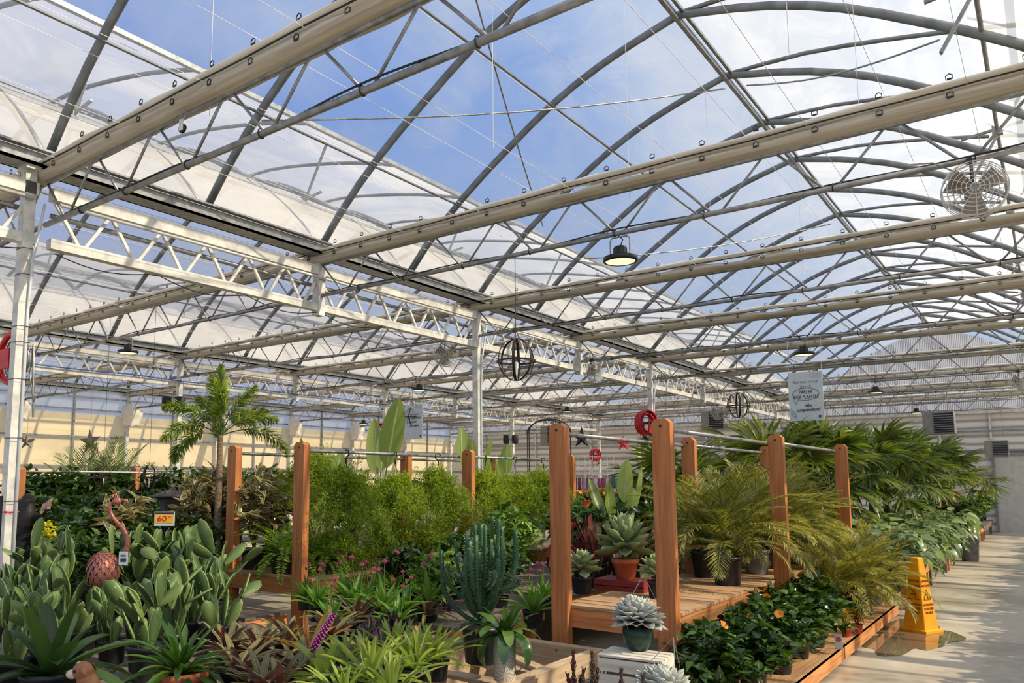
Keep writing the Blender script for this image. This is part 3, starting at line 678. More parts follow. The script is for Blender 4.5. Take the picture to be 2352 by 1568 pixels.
    ch = MB().tube([(0, 0, .23), (0, 0, .96)], .004, 5)
    for k in range(18): ch.tube([(.006 * math.cos(a), 0, .25 + k * .04 + .012 * math.sin(a)) for a in np.linspace(0, 2 * PI, 9)[:-1]], .002, 4, closed=True)
    ch.build('chain', BLKM, r)
    P = Proto(r, 'orb')
    for (X, Y, z, sc, l, zt) in [(-4.49, 7.08, 3.11, 1, 'large in mid picture, right of the near column', 0), (-4.4, 14.4, 3.17, 1.0, 'left of the speech bubble poster', 0), (-12.1, 14.4, 3.36, .95, 'beside the ribbed banana leaf', 0),
                             (-12.93, 7.08, 1.88, .8, 'low, hung before the fine feathery fronds', 1), (-11.5, 7.08, 1.88, .8, 'low, just left of the stone lantern', 1)]:
        o = P.put((X, Y, z), .3 * X, sc, 'dark iron band orb ' + l, 'hanging iron orbs')
        for c_ in o.children:
            if c_.name.startswith('chain'): c_.scale = (1, 1, 1); k = (4.27 - z) / sc; c_.data = c_.data.copy(); 
            if c_.name.startswith('chain'):
                for v in c_.data.vertices: v.co.z = .23 + (v.co.z - .23) * (k - .23) / .73
    # stars
    def star(name, label, loc, R, m, rz=0, tilt=0, hang=.4):
        r = empty(name, loc, rz, label, 'star', 'hanging metal stars'); b = MB(); V = [(0, -R * .22, 0), (0, R * .22, 0)]
        for k in range(10):
            a = PI / 2 + k * PI / 5 + tilt; q = R if k % 2 == 0 else R * .38; V.append((q * math.cos(a), 0, q * math.sin(a)))
        b.add(V, [(0, 2 + k, 2 + (k + 1) % 10) for k in range(10)] + [(1, 2 + (k + 1) % 10, 2 + k) for k in range(10)]); b.build('star_body', m, r)
        MB().tube([(0, 0, R * .98), (0, 0, R + hang)], .004, 5).build('chain', GALV, r)
    ST = mat('pewter star metal', (120, 112, 106), (92, 84, 80), rough=.35, metal=.6)
    STB = mat('black star metal', (70, 70, 74), (44, 44, 48), rough=.35, metal=.5)
    for px, py, Y, w, m, rz, tl, l in [(62, 1014, 10.74, 38, ST, .75, 0, 'small pewter barn star hung before the cream side wall, left one'), (207, 1014, 10.74, 58, ST, .4, .1, 'larger pewter barn star hanging behind the feathery palm fronds'),
                                       (1336, 1005, 18.06, 50, STB, .2, 0, 'large black barn star between the two big front posts'), (1432, 1018, 25.38, 36, RED, .5, 0, 'small red barn star hung left of the column with the hose reel'), (1482, 1012, 18.06, 46, STB, .3, .2, 'black barn star half hidden behind the tall right front post')]:
        p = atp(px, py, 1, Y); D = (p - EYE) @ (RM @ Vector((0, 0, -1))); R_ = w * D / FP / 1.9; star('barn_star', l, p, R_, m, rz, tl, 4.25 - p.z - R_)
    # speakers
    r = empty('speaker_pair')
    for s in (-1, 1): MB().tube([(s * .17, -.07, -.17), (s * .17, -.07, -.13), (s * .17, -.07, .13), (s * .17, -.07, .17)], [.09, .12, .12, .09], 12, flat=(1, .8)).build('speaker_box', SPEAK, r, True)
    MB().box((-.15, -.02, -.02), (.15, .02, .02)).build('bracket', GALV, r)
    P = Proto(r, 'speakers')
    P.put((-16.3, 10.63, 3.62), .5, 1, 'two black loudspeakers clamped to the column left of the palm crown', 'column loudspeakers')
    P.put((-16.3, 25.27, 3.4), .5, 1, 'two black loudspeakers on the thin column left of the heater', 'column loudspeakers')
    # red hose reels
    r = empty('hose_reel')
    h = MB()
    for k in range(6): h.tube([(.17 * math.cos(a) * (1 + .04 * (k % 2)), -.06 + k * .026, .2 * math.sin(a)) for a in np.linspace(0, 2 * PI, 29)[:-1]], .016, 6, closed=True)
    for k in range(4): h.tube([(.12 * math.cos(a), -.04 + k * .028, .15 * math.sin(a)) for a in np.linspace(0, 2 * PI, 25)[:-1]], .016, 6, closed=True)
    h.build('hose', REDH, r, True)
    MB().box((-.03, -.11, -.2), (.03, -.09, .03)).box((-.03, -.11, -.2), (.03, .13, -.17)).box((-.03, .11, -.2), (.03, .13, .03)).lathe([(.0, -.0), (.06, .0)], 12).build('frame', RED, r)
    MB().tube([(0, -.12, 0), (0, .15, 0)], .018, 8).tube([(.0, -.1, -.18), (.06, -.1, -.27), (-.05, -.1, -.3)], .016, 6).build('axle', BLACK, r, True)
    P = Proto(r, 'hose reel')
    P.put((-16.38, 17.88, 3.28), 1.2, 1.5, 'red hose reel half hidden by the ribbed pale leaf', 'red hose reels')
    P.put((-7.62, 17.83, 3.2), 1.0, 1.45, 'red hose reel on the column left of the tall front post', 'red hose reels')
    P.put((-16.38, 32.5, 2.98), 1.1, 1.4, 'red hose reel small and far, under the black barn star', 'red hose reels')
    q = empty('hose_reel', (-7.95, 3.35, 3.0), 0, 'red wheel hose reel with flat red arm at the left edge', 'hose reel', 'red hose reels')
    MB().tube([(.24 * math.cos(a), 0, .24 * math.sin(a)) for a in np.linspace(0, 2 * PI, 33)[:-1]], .03, 8, closed=True).build('wheel', RED, q, True)
    MB().box((-.3, -.14, -.14), (.28, -.11, .05)).build('arm', RED, q)
    hh = MB()
    for k in range(5): hh.tube([((.2 - .01 * k) * math.cos(a), .03 + .02 * k, (.2 - .01 * k) * math.sin(a)) for a in np.linspace(0, 2 * PI, 29)[:-1]], .009, 6, closed=True)
    hh.tube([(.2, .05, .1), (.36, .05, .0), (.42, .06, -.5), (.44, .05, -.6), (.4, .05, -.3), (.38, .04, .1), (.36, .03, -.2), (.43, .05, -.45)], .01, 6).build('hose', GALV, q, True)
    # unit heaters
    r = empty('unit_heater'); w_, h_, d_ = .9, .75, .6
    MB().box((-w_ / 2, -.0, -h_ / 2), (w_ / 2, d_, h_ / 2)).build('cabinet', mat('grey enamel', (150, 146, 142), (134, 130, 126), rough=.5), r)
    b = MB(); b.box((-w_ / 2 + .32, -.012, -h_ / 2 + .04), (w_ / 2 - .02, -.002, h_ / 2 - .04)); b.build('outlet', BLACK, r)
    b = MB()
    for k in range(9):
        z = -h_ / 2 + .07 + k * .077; b.box((-w_ / 2 + .32, -.05, z), (w_ / 2 - .02, -.014, z + .022))
    b.build('louvre', GALV, r)
    MB().tube([(-.3, .0, .37), (-.3, 0, 1.2)], .01, 6).tube([(.3, 0, .37), (.3, 0, 1.2)], .01, 6).build('hanger', GALV, r)
    P = Proto(r, 'heater')
    for (px, py, D, l, sc) in [(2155, 970, 25.5, 'large above the fan palms at the right', .82), (1265, 1000, 26.5, 'behind the top of the left front post', 1), (2288, 1030, 33, 'small at the far end of the aisle', .75), (1636, 965, 24, 'dark, behind the rail between the post tops', .8)]:
        p = atp(px, py, 1, min(YT, key=lambda y: abs(y - D - .1))); o = P.put(tuple(p), 0, sc, 'grey louvred unit heater ' + l, 'unit heaters')
        for c_ in o.children:
            if c_.name.startswith('hanger'): c_.scale = (1, 1, (4.25 - p.z) / sc / 1.2)
    # cloth bundles at the side wall posts
    r = empty('rolled_curtain_end'); b = MB(); rg = np.random.default_rng(5); G = []
    for i in range(9):
        z = .3 - i * .085; rr = .2 + .07 * math.sin(i * .5) + (.05 if i > 6 else 0)
        G.append([(rr * (1 + .15 * math.sin(5 * a + i)) * math.cos(a) * 1.2, rr * (1 + .15 * math.cos(4 * a)) * math.sin(a), z + .03 * math.sin(6 * a)) for a in np.linspace(0, 2 * PI, 25)])
    b.grid(G).build('cloth', FABW, r, True); P = Proto(r, 'cloth')
    for k in range(3, 9): P.put((-24.6, YT[k], 4.05), k, 1, 'bunched white curtain end on the left wall, %s from the camera' % ORD[k - 3], 'bunched white curtain ends')
    # small pulleys
    P = Proto(None, 'pulley'); r = empty('pulley')
    MB().tube([(0, 0, .16), (.03, 0, .12), (0, 0, .06)], .006, 5).tube([(-.03, 0, .16), (0, 0, .06)], .005, 5).build('hook', GALV, r)
    MB().lathe([(.0, -.012), (.03, -.012), (.038, -.006), (.028, 0), (.038, .006), (.03, .012), (0, .012)], 20).xf(Matrix.Rotation(PI / 2, 4, 'X')).build('wheel', BLKM, r, True)
    MB().box((-.02, -.018, -.02), (.02, -.014, .07)).build('strap', GALVW, r)
    P.r = r; q = atp(419, 295, 1, 3.35); P.put((q.x, q.y, q.z), .2, 1, 'small metal pulley hanging under the nearest curtain', None)
    # posters on cords
    def text(s, size, loc, parent, m=INK, shear=0, sp=1, w=None):
        c = bpy.data.curves.new('lettering', 'FONT'); c.body = s; c.size = size; c.align_x = 'CENTER'; c.align_y = 'CENTER'; c.extrude = .0015; c.shear = shear; c.space_character = sp
        c.materials.append(m); o = bpy.data.objects.new('lettering', c); COL.objects.link(o); o.parent = parent; o.location = loc; o.rotation_euler = (PI / 2, 0, 0)
        if w: o.scale = (w, 1, 1)
        me = bpy.data.meshes.new_from_object(o); n_ = bpy.data.objects.new('printed_words', me); COL.objects.link(n_); n_.parent = parent; n_.location = loc; n_.rotation_euler = o.rotation_euler; n_.scale = o.scale
        bpy.data.objects.remove(o); return n_
    global TEXT; TEXT = text
    def leaves_sprig(r, x, z):
        b = MB(); d = []; B = []
        for k in range(6):
            for j in range(4): B.append((x - k * .035, -.009, z - j * .022 + .004 * k)); d.append((-.6, 0, -.8))
        leaves(b, B, np.array(d), .028, .012, .2, 'lance', .0, 2, up=(0, -1, 0)); b.build('printed_leaves', INKG, r)
    r = empty('hanging_poster', (-3.24, 14.33, 3.25), 0, 'white hanging poster with a black speech bubble and French words', 'poster')
    MB().box((-.275, -.006, -.42), (.275, .006, .42)).build('board', WHITEP, r)
    text('Sentez-vous', .075, (0, -.008, .25), r, INKG, 0, 1.1); text('libre de', .08, (0, -.008, .165), r, INKG, .35, .95, .8)
    text('PARLER', .085, (0, -.009, .07), r, INK, 0, 1.05, .75); text('AUX PLANTES', .085, (0, -.009, -.015), r, INK, 0, 1.05, .72)
    text('elles', .085, (.03, -.009, -.16), r, INK, .4, .9, .8); text('comprendront!', .085, (.03, -.009, -.235), r, INK, .4, .9, .78)
    MB().tube([(.21 * math.cos(a), -.009, .035 + .105 * math.sin(a)) for a in np.linspace(-2.2, 3.6, 50)] + [(-.16, -.009, -.13), (-.12, -.009, -.055)], .0035, 4).build('speech_bubble', INK, r)
    b = MB()
    for k in range(7): b.tube([(-.25 + k * .012, -.008, -.2 - .012 * k), (-.24 + k * .014, -.008, -.32 - .002 * k), (-.15, -.008, -.385 + .01 * k)], .0015, 4)
    b.build('printed_pot', INKG, r); leaves_sprig(r, .24, .38)
    MB().lathe([(0, 0), (.025, 0)], 16).xf(Matrix.Translation((.21, -.009, -.35)) @ Matrix.Rotation(PI / 2, 4, 'X') @ Matrix.Scale(.6, 4, (0, 1, 0))).box((.185, -.0095, -.375), (.235, -.0075, -.368)).build('printed_logo', INK, r)
    for s in (-1, 1): MB().tube([(s * .265, 0, .41), (s * .27, .05, 1.0)], .003, 5).build('cord', WIRE, r)
    r = empty('hanging_poster', (-12.0, 14.33, 3.22), 0, 'white hanging poster behind the iron orb, lines of French words', 'poster')
    MB().box((-.275, -.006, -.42), (.275, .006, .42)).build('board', WHITEP, r)
    text('Le plaisir', .075, (.03, -.008, .18), r, INKG, 0, 1.05); text("C'EST COMME AVOIR", .07, (.0, -.009, .09), r, INK, 0, 1, .62); text('un ami', .08, (.0, -.009, -.0), r, INK, .4, .9, .8); text('à la maison!', .085, (.02, -.009, -.09), r, INK, .4, .9, .8)
    leaves_sprig(r, .24, .38); MB().lathe([(0, 0), (.022, 0)], 16).xf(Matrix.Translation((.21, -.009, -.35)) @ Matrix.Rotation(PI / 2, 4, 'X')).build('printed_logo', INK, r)
    for s in (-1, 1): MB().tube([(s * .265, 0, .41), (s * .27, .05, 1.04)], .003, 5).build('cord', WIRE, r)
    p = atp(1800, 1003, 1, 25.38); r = empty('aisle_sign', p, 0, 'pale aisle sign with three printed lines behind a post top', 'sign')
    MB().box((-.42, -.006, -.2), (.42, .006, .2)).build('board', WHITEP, r)
    text('PLANTES', .11, (0, -.009, .11), r, INKG, 0, 1.2, .9); text("D'INTÉRIEUR", .11, (0, -.009, 0), r, INKG, 0, 1.2, .9); text('TROPICALES', .11, (0, -.009, -.11), r, INKG, 0, 1.2, .9)
    for s in (-1, 1): MB().tube([(s * .38, 0, .19), (s * .38, 0, 4.27 - p.z)], .003, 5).build('cord', WIRE, r)
hang_things()

# ------------------------------------------------------------------ timber benches
ZA, ZBB = .74, .78
def board_post(parent, x, y, h, w=.155, d=.09, name='post', m=CEDAR):
    b = MB(); c = .035; P = [(-w / 2, 0), (w / 2, 0), (w / 2, h - c), (w / 2 - c, h), (-w / 2 + c, h), (-w / 2, h - c)]
    V = [(px, -d / 2, pz) for px, pz in P] + [(px, d / 2, pz) for px, pz in P]; b.add(V, [(0, 1, 2, 3, 4, 5), (11, 10, 9, 8, 7, 6)] + [(i, i + 6, (i + 1) % 6 + 6, (i + 1) % 6) for i in range(6)])
    o = b.build(name, m, parent, loc=(x, y, 0))
    hole = MB().tube([(0, -d / 2 - .004, h - .06), (0, -d / 2 + .004, h - .06)], .012, 10); hole.build('rail_hole', BLACK, o)
    return o
def bench(label, X0, X1, Y0, Y1, z, posts, hp, rails, group='orange timber benches with rails', nm='plant_bench'):
    r = empty(nm, (0, 0, 0), 0, label, 'bench', group)
    for i, y in enumerate(np.arange(Y0 + .02, Y1 - .1, .152)):
        MB().box((X0, y, z - .028), (X1, y + .14, z)).build('deck_board', DECK, r) if i < 0 else None
    b = MB(); 
    for y in np.arange(Y0 + .02, Y1 - .1, .152): b.box((X0 + .01, y, z - .028), (X1 + .03, y + .142, z + .003 * math.sin(y * 9)))
    b.build('deck', DECK, r)
    MB().box((X1 - .02, Y0 + .05, z - .19), (X1 + .02, Y1, z - .03)).build('front_board', CEDARY, r)
    MB().box((X0 - .02, Y0 + .05, z - .19), (X0 + .02, Y1, z - .03)).build('back_board', CEDARY, r)
    for y in (Y0 + .045, Y1 - .02): MB().box((X0 + .02, y - .02, z - .19), (X1 - .02, y + .02, z - .03)).build('end_board', CEDARX, r)
    for (x, y) in posts: board_post(r, x, y, hp)
    if len(posts):
        xs = sorted(set(x for x, _ in posts))
        for x in xs:
            ys = sorted(y for xx, y in posts if xx == x)
            MB().box((x - .06, ys[0] + .045, 0), (x + .02, ys[0] + .1, z - .03)).build('leg', CEDAR, r)
    for (x, y0, y1, zz) in rails: MB().tube([(x, y0, zz), (x, y1, zz)], .019, 12).build('rail', GALV, r, True)
    return r
benchA = bench('orange timber bench in front with two tall posts and palms on top', -3.47, -2.47, 6.12, 12.1, ZA, [(-2.5, 6.17), (-2.38, 9.07), (-2.3, 12.0), (-3.44, 6.12), (-3.36, 9.07), (-3.3, 12.0)], 2.31,
      [(-2.47, 6.2, 9.05, 2.22), (-2.38, 9.1, 12.0, 2.22), (-3.42, 6.15, 9.05, 2.22), (-3.35, 9.1, 12.0, 2.22)])
benchB = bench('orange timber bench at left of middle with asparagus ferns hanging on its rail', -7.6, -6.22, 5.72, 12.4, ZBB, [(-6.36, 5.72), (-6.2, 8.56), (-6.05, 11.1), (-7.62, 5.8), (-7.6, 8.9), (-7.6, 11.2)], 2.22,
      [(-6.34, 5.74, 8.54, 2.13), (-6.2, 8.58, 11.1, 2.13), (-7.62, 5.82, 8.9, 2.13), (-7.6, 8.9, 11.2, 2.13)])
def low_bench():
    for k, (y0, y1) in enumerate(((5.0, 8.75), (8.8, 12.2))):
        r = empty('low_plant_bench', (0, 0, 0), 0, 'low timber bench beside the aisle, %s section with its front board in sun' % ('near' if k == 0 else 'far'), 'bench', 'low benches below the palms')
        b = MB()
        for x in np.arange(-2.34, -1.8, .15): b.box((x, y0, .16), (x + .14, y1, .19))
        b.build('deck', wood('low deck board', (206, 164, 120), (170, 126, 88), ax=1, knots=False), r)
        MB().box((-1.79, y0, .04), (-1.75, y1, .185)).build('front_board', CEDARY, r)
        MB().box((-2.38, y0, .04), (-2.35, y1, .155)).build('back_board', CEDARY, r)
        for y in (y0 + .2, y1 - .25):
            for x in (-1.84, -2.34): MB().box((x, y, 0), (x + .05, y + .09, .16)).build('leg', CEDAR, r)
low_bench()
def table(label, X0, X1, Y0, Y1, z, m=GREYD, front=CEDARY, group='plant tables', along='y', legs=True, h=.12):
    r = empty('plant_table', (0, 0, 0), 0, label, 'table', group); b = MB()
    for y in np.arange(Y0, Y1 - .12, .15): b.box((X0, y, z - .03), (X1, y + .142, z))
    b.build('deck', m, r)
    MB().box((X1 - .05, Y0, z - .03 - h), (X1 - .01, Y1, z - .032)).build('front_board', front, r)
    MB().box((X0 + .01, Y0, z - .03 - h), (X0 + .05, Y1, z - .032)).build('back_board', front, r)
    for x in (X0 + .06, X1 - .14):
        for y in (Y0 + .08, Y1 - .18): MB().box((x, y, 0), (x + .08, y + .09, z - .032)).build('leg', front, r)
    return r
k = 0
for i, (y0, y1, w) in enumerate([(13.2, 15.9, CEDARY), (16.1, 18.8, GREYD), (19.0, 22.4, CEDARY), (22.6, 25.6, GREYD), (25.9, 29.4, CEDARY), (29.6, 33.4, GREYD)]):
    table('plant table lining the aisle behind the caution cone, %s one' % ORD[i], -3.3, -1.72, y0, y1, .47, GREYD, w, 'tables lining the aisle')
table('dark weathered table under the striped and lime leaved plants', -5.35, -4.02, 3.0, 5.6, .45, GREYD, GREYW)
table('weathered table under the paddle cacti at the left', -8.4, -5.4, 1.6, 5.0, .45, GREYD, GREYW)
table('low table under the white crate and silver rosettes', -2.68, -1.95, 3.0, 5.3, .42, GREYD, GREYW)
table('table of mixed foliage behind the left end of the front bench', -6.0, -4.1, 7.4, 13.0, .6, GREYD, CEDARY)
table('table of low foliage between the striped plants and the long bench', -6.1, -4.3, 5.7, 7.3, .5, GREYD, CEDARY)
table('table holding dark ferns behind the flamingo ornament', -11.4, -8.2, 3.6, 5.6, .55, GREYD, CEDARY)
table('long table of dark plants under the stone lantern', -12.3, -8.6, 5.9, 8.2, .75, GREYD, CEDARY)
table('table of dark plants in the left back, near the person', -16.2, -12.8, 5.4, 9.2, .75, GREYD, CEDARY)
table('long table behind the timber bench, left back', -13.5, -9.2, 9.4, 14.0, .7, GREYD, CEDARY)
table('long table far behind the hanging ferns', -13.0, -8.2, 16.0, 22.0, .7, GREYD, CEDARY)
for q, (px, py, D, l) in enumerate([(48, 1073, 12.0, 'behind the person'), (162, 1078, 14.5, 'second from the big left column'), (312, 1073, 14.0, 'between the two low iron orbs')]):
    p = at(px, py, D); r = empty('rail_post', (p.x, p.y, 0), .0, 'orange timber rail post ' + l, 'post', 'orange posts at the left back')
    o = board_post(r, 0, 0, p.z, .17, .09, 'upright')
    MB().tube([(0, 0, p.z - .06), (0, 2.6 if q != 1 else 3, p.z - .06)], .015, 8).build('rail', GALV, r)
def frame_table():
    r = empty('timber_frame', (0, 0, 0), 0, 'pale open timber frame with missing boards right of the patterned pot', 'frame')
    X0, X1, Y0, Y1, z = -3.95, -2.95, 4.1, 5.95, .45
    MB().box((X0, Y1 - .09, .05), (X1, Y1, z)).build('back_board', GREYW, r); MB().box((X1 - .1, Y0, .05), (X1, Y1 - .09, z)).build('side_board', wood('grey board lengthwise', (204, 180, 150), (166, 142, 114), ax=1), r)
    MB().box((X0, Y0, .05), (X0 + .09, Y1 - .09, z)).build('side_board', GREYW, r); MB().box((X0 + .09, Y0, .05), (X1 - .1, Y0 + .09, z)).build('front_board', GREYW, r)
    for y in (4.35, 4.9, 5.35): MB().box((X0 + .09, y, z - .15), (X1 - .1, y + .14, z - .12)).build('slat', GREYW, r)
    MB().cbox((-3.4, 5.5, z - .1), (.9, .1, .03), -.5).build('slat', GREYW, r)
frame_table()

# ------------------------------------------------------------------ plants
G = leafmat
M_OP = G('paddle cactus skin', (52, 80, 42), (112, 134, 74), trans=.08, rough=.5, spots=((176, 190, 130), 22), edge=((150, 176, 104), .45))  # greens darkened to paint in the shade over the left cacti
M_BROM = G('dark strap leaf', (40, 66, 36), (74, 102, 48), trans=.3, rough=.3)
M_CLIV = G('mid green strap leaf', (44, 76, 34), (88, 122, 52), trans=.3, rough=.28)
M_LIME = G('lime strap leaf', (96, 122, 50), (164, 178, 92), trans=.4, rough=.35)
M_STRIPE = G('striped bromeliad leaf', (74, 84, 48), (132, 118, 78), trans=.25, rough=.35, uvn=((176, 170, 120), (9, .8, 1), .56), back=(112, 76, 70))
M_RED = G('orange red strap leaf', (176, 74, 40), (148, 132, 66), trans=.35, rough=.35, uvn=((206, 196, 110), (7, 1.2, 1), .55))
M_GBAND = G('grey banded leaf', (92, 100, 78), (140, 146, 116), trans=.25, rough=.45, band=((188, 190, 168), 60, 0, .3))
M_CURC = G('fresh green lance leaf', (66, 110, 46), (112, 152, 66), trans=.35, rough=.4, rib=((142, 172, 90), .02))
M_PALM = G('pygmy palm leaflet', (84, 100, 40), (178, 170, 88), trans=.35, rough=.35)
M_PALMD = G('fan palm leaflet', (50, 74, 32), (122, 132, 58), trans=.35, rough=.35)
M_FOX = G('foxtail palm leaflet', (84, 112, 44), (176, 190, 96), trans=.4, rough=.35)
M_KENT = G('feather palm leaflet', (70, 94, 46), (128, 144, 78), trans=.35, rough=.4)
M_ASP = G('asparagus needle', (82, 116, 34), (172, 186, 70), trans=.4, rough=.6, spec=.2)
M_FERN = G('sword fern leaflet', (70, 122, 34), (168, 196, 62), trans=.4, rough=.5)
M_FERND = G('dark fern leaflet', (36, 62, 32), (78, 108, 50), trans=.3, rough=.5)
M_HIB = G('glossy hibiscus leaf', (26, 50, 24), (78, 110, 44), trans=.22, rough=.22, rib=((110, 150, 70), .015))
M_FIC = G('dark bushy leaf', (34, 56, 30), (88, 108, 52), trans=.3, rough=.35)
M_MID = G('mixed green leaf', (58, 96, 40), (134, 162, 70), trans=.35, rough=.35)
M_PHIL = G('broad grey green leaf', (62, 92, 50), (160, 178, 124), trans=.3, rough=.3, rib=((170, 190, 130), .015))
M_STRL = G('ribbed paddle leaf', (104, 128, 66), (186, 198, 118), trans=.4, rough=.35, band=((120, 146, 76), 110, .5, .55), rib=((196, 206, 140), .012))
M_CAL = G('dark leaf with red underside', (40, 46, 36), (84, 84, 58), trans=.12, rough=.5, back=(92, 40, 34), rib=((110, 60, 48), .012))
M_VAR = G('cream edged rubber leaf', (78, 92, 56), (130, 128, 82), trans=.3, rough=.35, edge=((214, 196, 146), .36), uvn=((186, 168, 120), (5, 3, 1), .6), rib=((206, 150, 120), .015))
M_BRN = G('bronze arching leaf', (98, 78, 54), (148, 128, 92), trans=.3, rough=.5)
M_KAL = G('felted green leaf', (134, 154, 104), (170, 184, 134), trans=.12, rough=.8, spec=.2)
M_SILV = G('silver rosette leaf', (168, 176, 170), (198, 202, 194), trans=.1, rough=.75, spec=.2, edge=((226, 226, 218), .44))
M_EUPH = G('candelabra cactus skin', (52, 92, 58), (84, 124, 80), trans=0, rough=.5)
M_SEMP = G('dark red succulent leaf', (92, 40, 42), (70, 62, 48), trans=.1, rough=.4)
M_CROT = G('yellow croton leaf', (206, 178, 50), (92, 124, 48), trans=.3, rough=.3, rib=((220, 90, 50), .04))
M_YEL = G('bright yellow leaf', (196, 200, 40), (226, 214, 80), trans=.4, rough=.4)
M_STEM = mat('green stem', (92, 112, 58), (62, 80, 40), rough=.6)
M_STEMR = mat('red leaf stalk', (156, 44, 48), (110, 32, 36), rough=.5)
M_STEMB = mat('brown stem', (110, 88, 62), (70, 54, 40), rough=.8)
M_PINK = mat('pink bract', (232, 110, 160), (206, 80, 140), rough=.5, trans=.2)
M_MAG = mat('magenta berry', (196, 40, 130), (170, 30, 110), rough=.3)
M_ORG = mat('orange petal', (244, 160, 50), (232, 120, 40), rough=.5, trans=.3)
M_CREAM = mat('cream petal', (240, 226, 196), (224, 204, 170), rough=.5, trans=.3)

def cactus(seed, n=14, mx=2, sw=1.):
    global RG; RG = np.random.default_rng(seed); p = plant('paddle_cactus', 'cactus'); pot(p.r, .135, .24, POTB)
    b = MB(); front = []; cnt = 0
    for k in range(5 + seed % 2):
        a = RG.random() * 6.28; front.append((np.array([.05 * math.cos(a), .05 * math.sin(a), .2]), a, 1.25 + RG.normal(0, .1), 0))
    while front and cnt < n:
        base, a, el, lvl = front.pop(0); d = sph(np.array(a), np.array(el)); L = (.27 - .025 * lvl + RG.normal(0, .04)) * sw; w = (.1 + RG.normal(0, .012)) * sw
        tw = RG.random() * PI
        P, dv, nv = leaves(b, [base], [d], L, w, RG.normal(0, .25), 'pad', 0, 8, thick=.017, twist=np.array([tw])); cnt += 1
        for j in range(2 if lvl < 1 else 1 + (RG.random() < .4)):
            if lvl < mx: front.append((P[0, -1] - dv[0, -1] * .012 + RG.normal(0, .012, 3), a + RG.normal(0, 1.2), min(1.5, max(.45, el + RG.normal(-.12, .35))), lvl + 1))
    b.build('pads', M_OP, p.r, True); return p
def straps(name, cat, seed, potspec, m, n, L, Wd, el0, el1, b0, b1, prof='strap', fold=.25, seg=8, stem=None, **k):
    global RG; RG = np.random.default_rng(seed); p = plant(name, cat); z = 0
    if potspec: pot(p.r, *potspec); z = potspec[1] * .86
    b = MB(); rosette(b, n, L, Wd, el0, el1, b0, b1, prof, fold, seg, o=(0, 0, z), **k); b.build('leaves', m, p.r, True); return p, z
def stalked(name, cat, seed, potspec, m, n, pet, L, Wd, el=(1.35, .7), ld=.2, bend=.9, prof='paddle', stemm=None, wave=0, rr=.006, seg=8, fold=.18):
    "long stalks each carrying one broad blade"
    global RG; RG = np.random.default_rng(seed); p = plant(name, cat); z = 0
    if potspec: pot(p.r, *potspec); z = potspec[1] * .86
    st = MB(); b = MB(); base = []; D = []; U = []
    for k in range(n):
        a = k * 2.4 + RG.normal(0, .3); e = el[0] + (el[1] - el[0]) * (k + .5) / n + RG.normal(0, .06); d = sph(np.array(a), np.array(e)); l = pet * (1 + RG.normal(0, .2))
        P = [np.array([0, 0, z]) + d * l * t + np.array([0, 0, -.12 * l * t * t]) for t in np.linspace(0, 1, 6)]; st.tube(P, np.linspace(rr, rr * .6, 6), 6, cap=False)
        base.append(P[-1]); dd = unit(P[-1] - P[-2] + np.array([0, 0, -ld])); D.append(dd)
    base = np.array(base); LL = L * (1 + RG.normal(0, .15, n)); up = np.tile([0, 0, 1.], (n, 1)) + RG.normal(0, .25, (n, 3))
    leaves(b, base, np.array(D), LL, Wd * LL / L, bend + RG.normal(0, .25, n), prof, fold, seg, up=up, wave=wave)
    st.build('stalks', stemm or M_STEM, p.r, True); b.build('leaves', m, p.r, True); return p
def bush(name, cat, seed, potspec, m, h, r, nst, nl, L, Wd, prof='ovate', bend=.5, flower=None, nf=0, seg=4, low=.15, stemm=None, dome=True, droop=0.):
    global RG; RG = np.random.default_rng(seed); p = plant(name, cat); z = 0
    if potspec: pot(p.r, *potspec); z = potspec[1] * .86
    st = MB(); B = []; D = []; fl = []
    for k in range(nst):
        a = k * 2.4 + RG.normal(0, .3); q = math.sqrt((k + .5) / nst); R = r * q * (1 + RG.normal(0, .1)); hh = h * (math.sqrt(max(.05, 1 - (q * .85) ** 2)) if dome else 1) * (1 + RG.normal(0, .1))
        tip = np.array([R * math.cos(a), R * math.sin(a), z + hh - droop * R]); P = [np.array([.3 * tip[0] * t ** .7 + .7 * tip[0] * t ** 1.6, .3 * tip[1] * t ** .7 + .7 * tip[1] * t ** 1.6, z + (tip[2] - z) * math.sin(t * PI / 2) ** (1.)]) for t in np.linspace(0, 1, 7)]
        st.tube(P, np.linspace(.006, .002, 7), 4, cap=False); P = np.array(P)
        for j in range(nl):
            t = low + (1 - low) * (j + RG.random()) / nl; pt = np.array([np.interp(t * 6, range(7), P[:, c]) for c in range(3)]); aa = RG.random() * 6.28; e = RG.normal(.25, .4); B.append(pt); D.append(sph(np.array(aa), np.array(e)) + .35 * np.array([math.cos(a), math.sin(a), .3]))
        fl.append(tip)
    n = len(B); leaves(b := MB(), np.array(B), np.array(D), L * (1 + RG.normal(0, .22, n)), Wd, bend + RG.normal(0, .3, n), prof, .15, seg, up=np.tile([0, 0, 1.], (n, 1)) + RG.normal(0, .4, (n, 3)))
    st.build('stems', stemm or M_STEMB, p.r); b.build('leaves', m, p.r, True)
    for k in range(nf):
        f = MB(); t = fl[(k * 5 + 2) % nst] + np.array([0, 0, .03]); ta = RG.random() * 6.28; ax = unit(np.array([math.cos(ta), math.sin(ta), .8])); s1 = unit(np.cross(ax, [0, 0, 1])); s2 = np.cross(ax, s1)
        dd = np.array([ax * .5 + s1 * math.cos(q) + s2 * math.sin(q) for q in np.arange(5) * 2 * PI / 5]); leaves(f, np.tile(t, (5, 1)), dd, .042, .038, .4, 'spoon', .1, 4, up=np.tile(ax, (5, 1))); f.build('flower', flower, p.r, True)
    return p
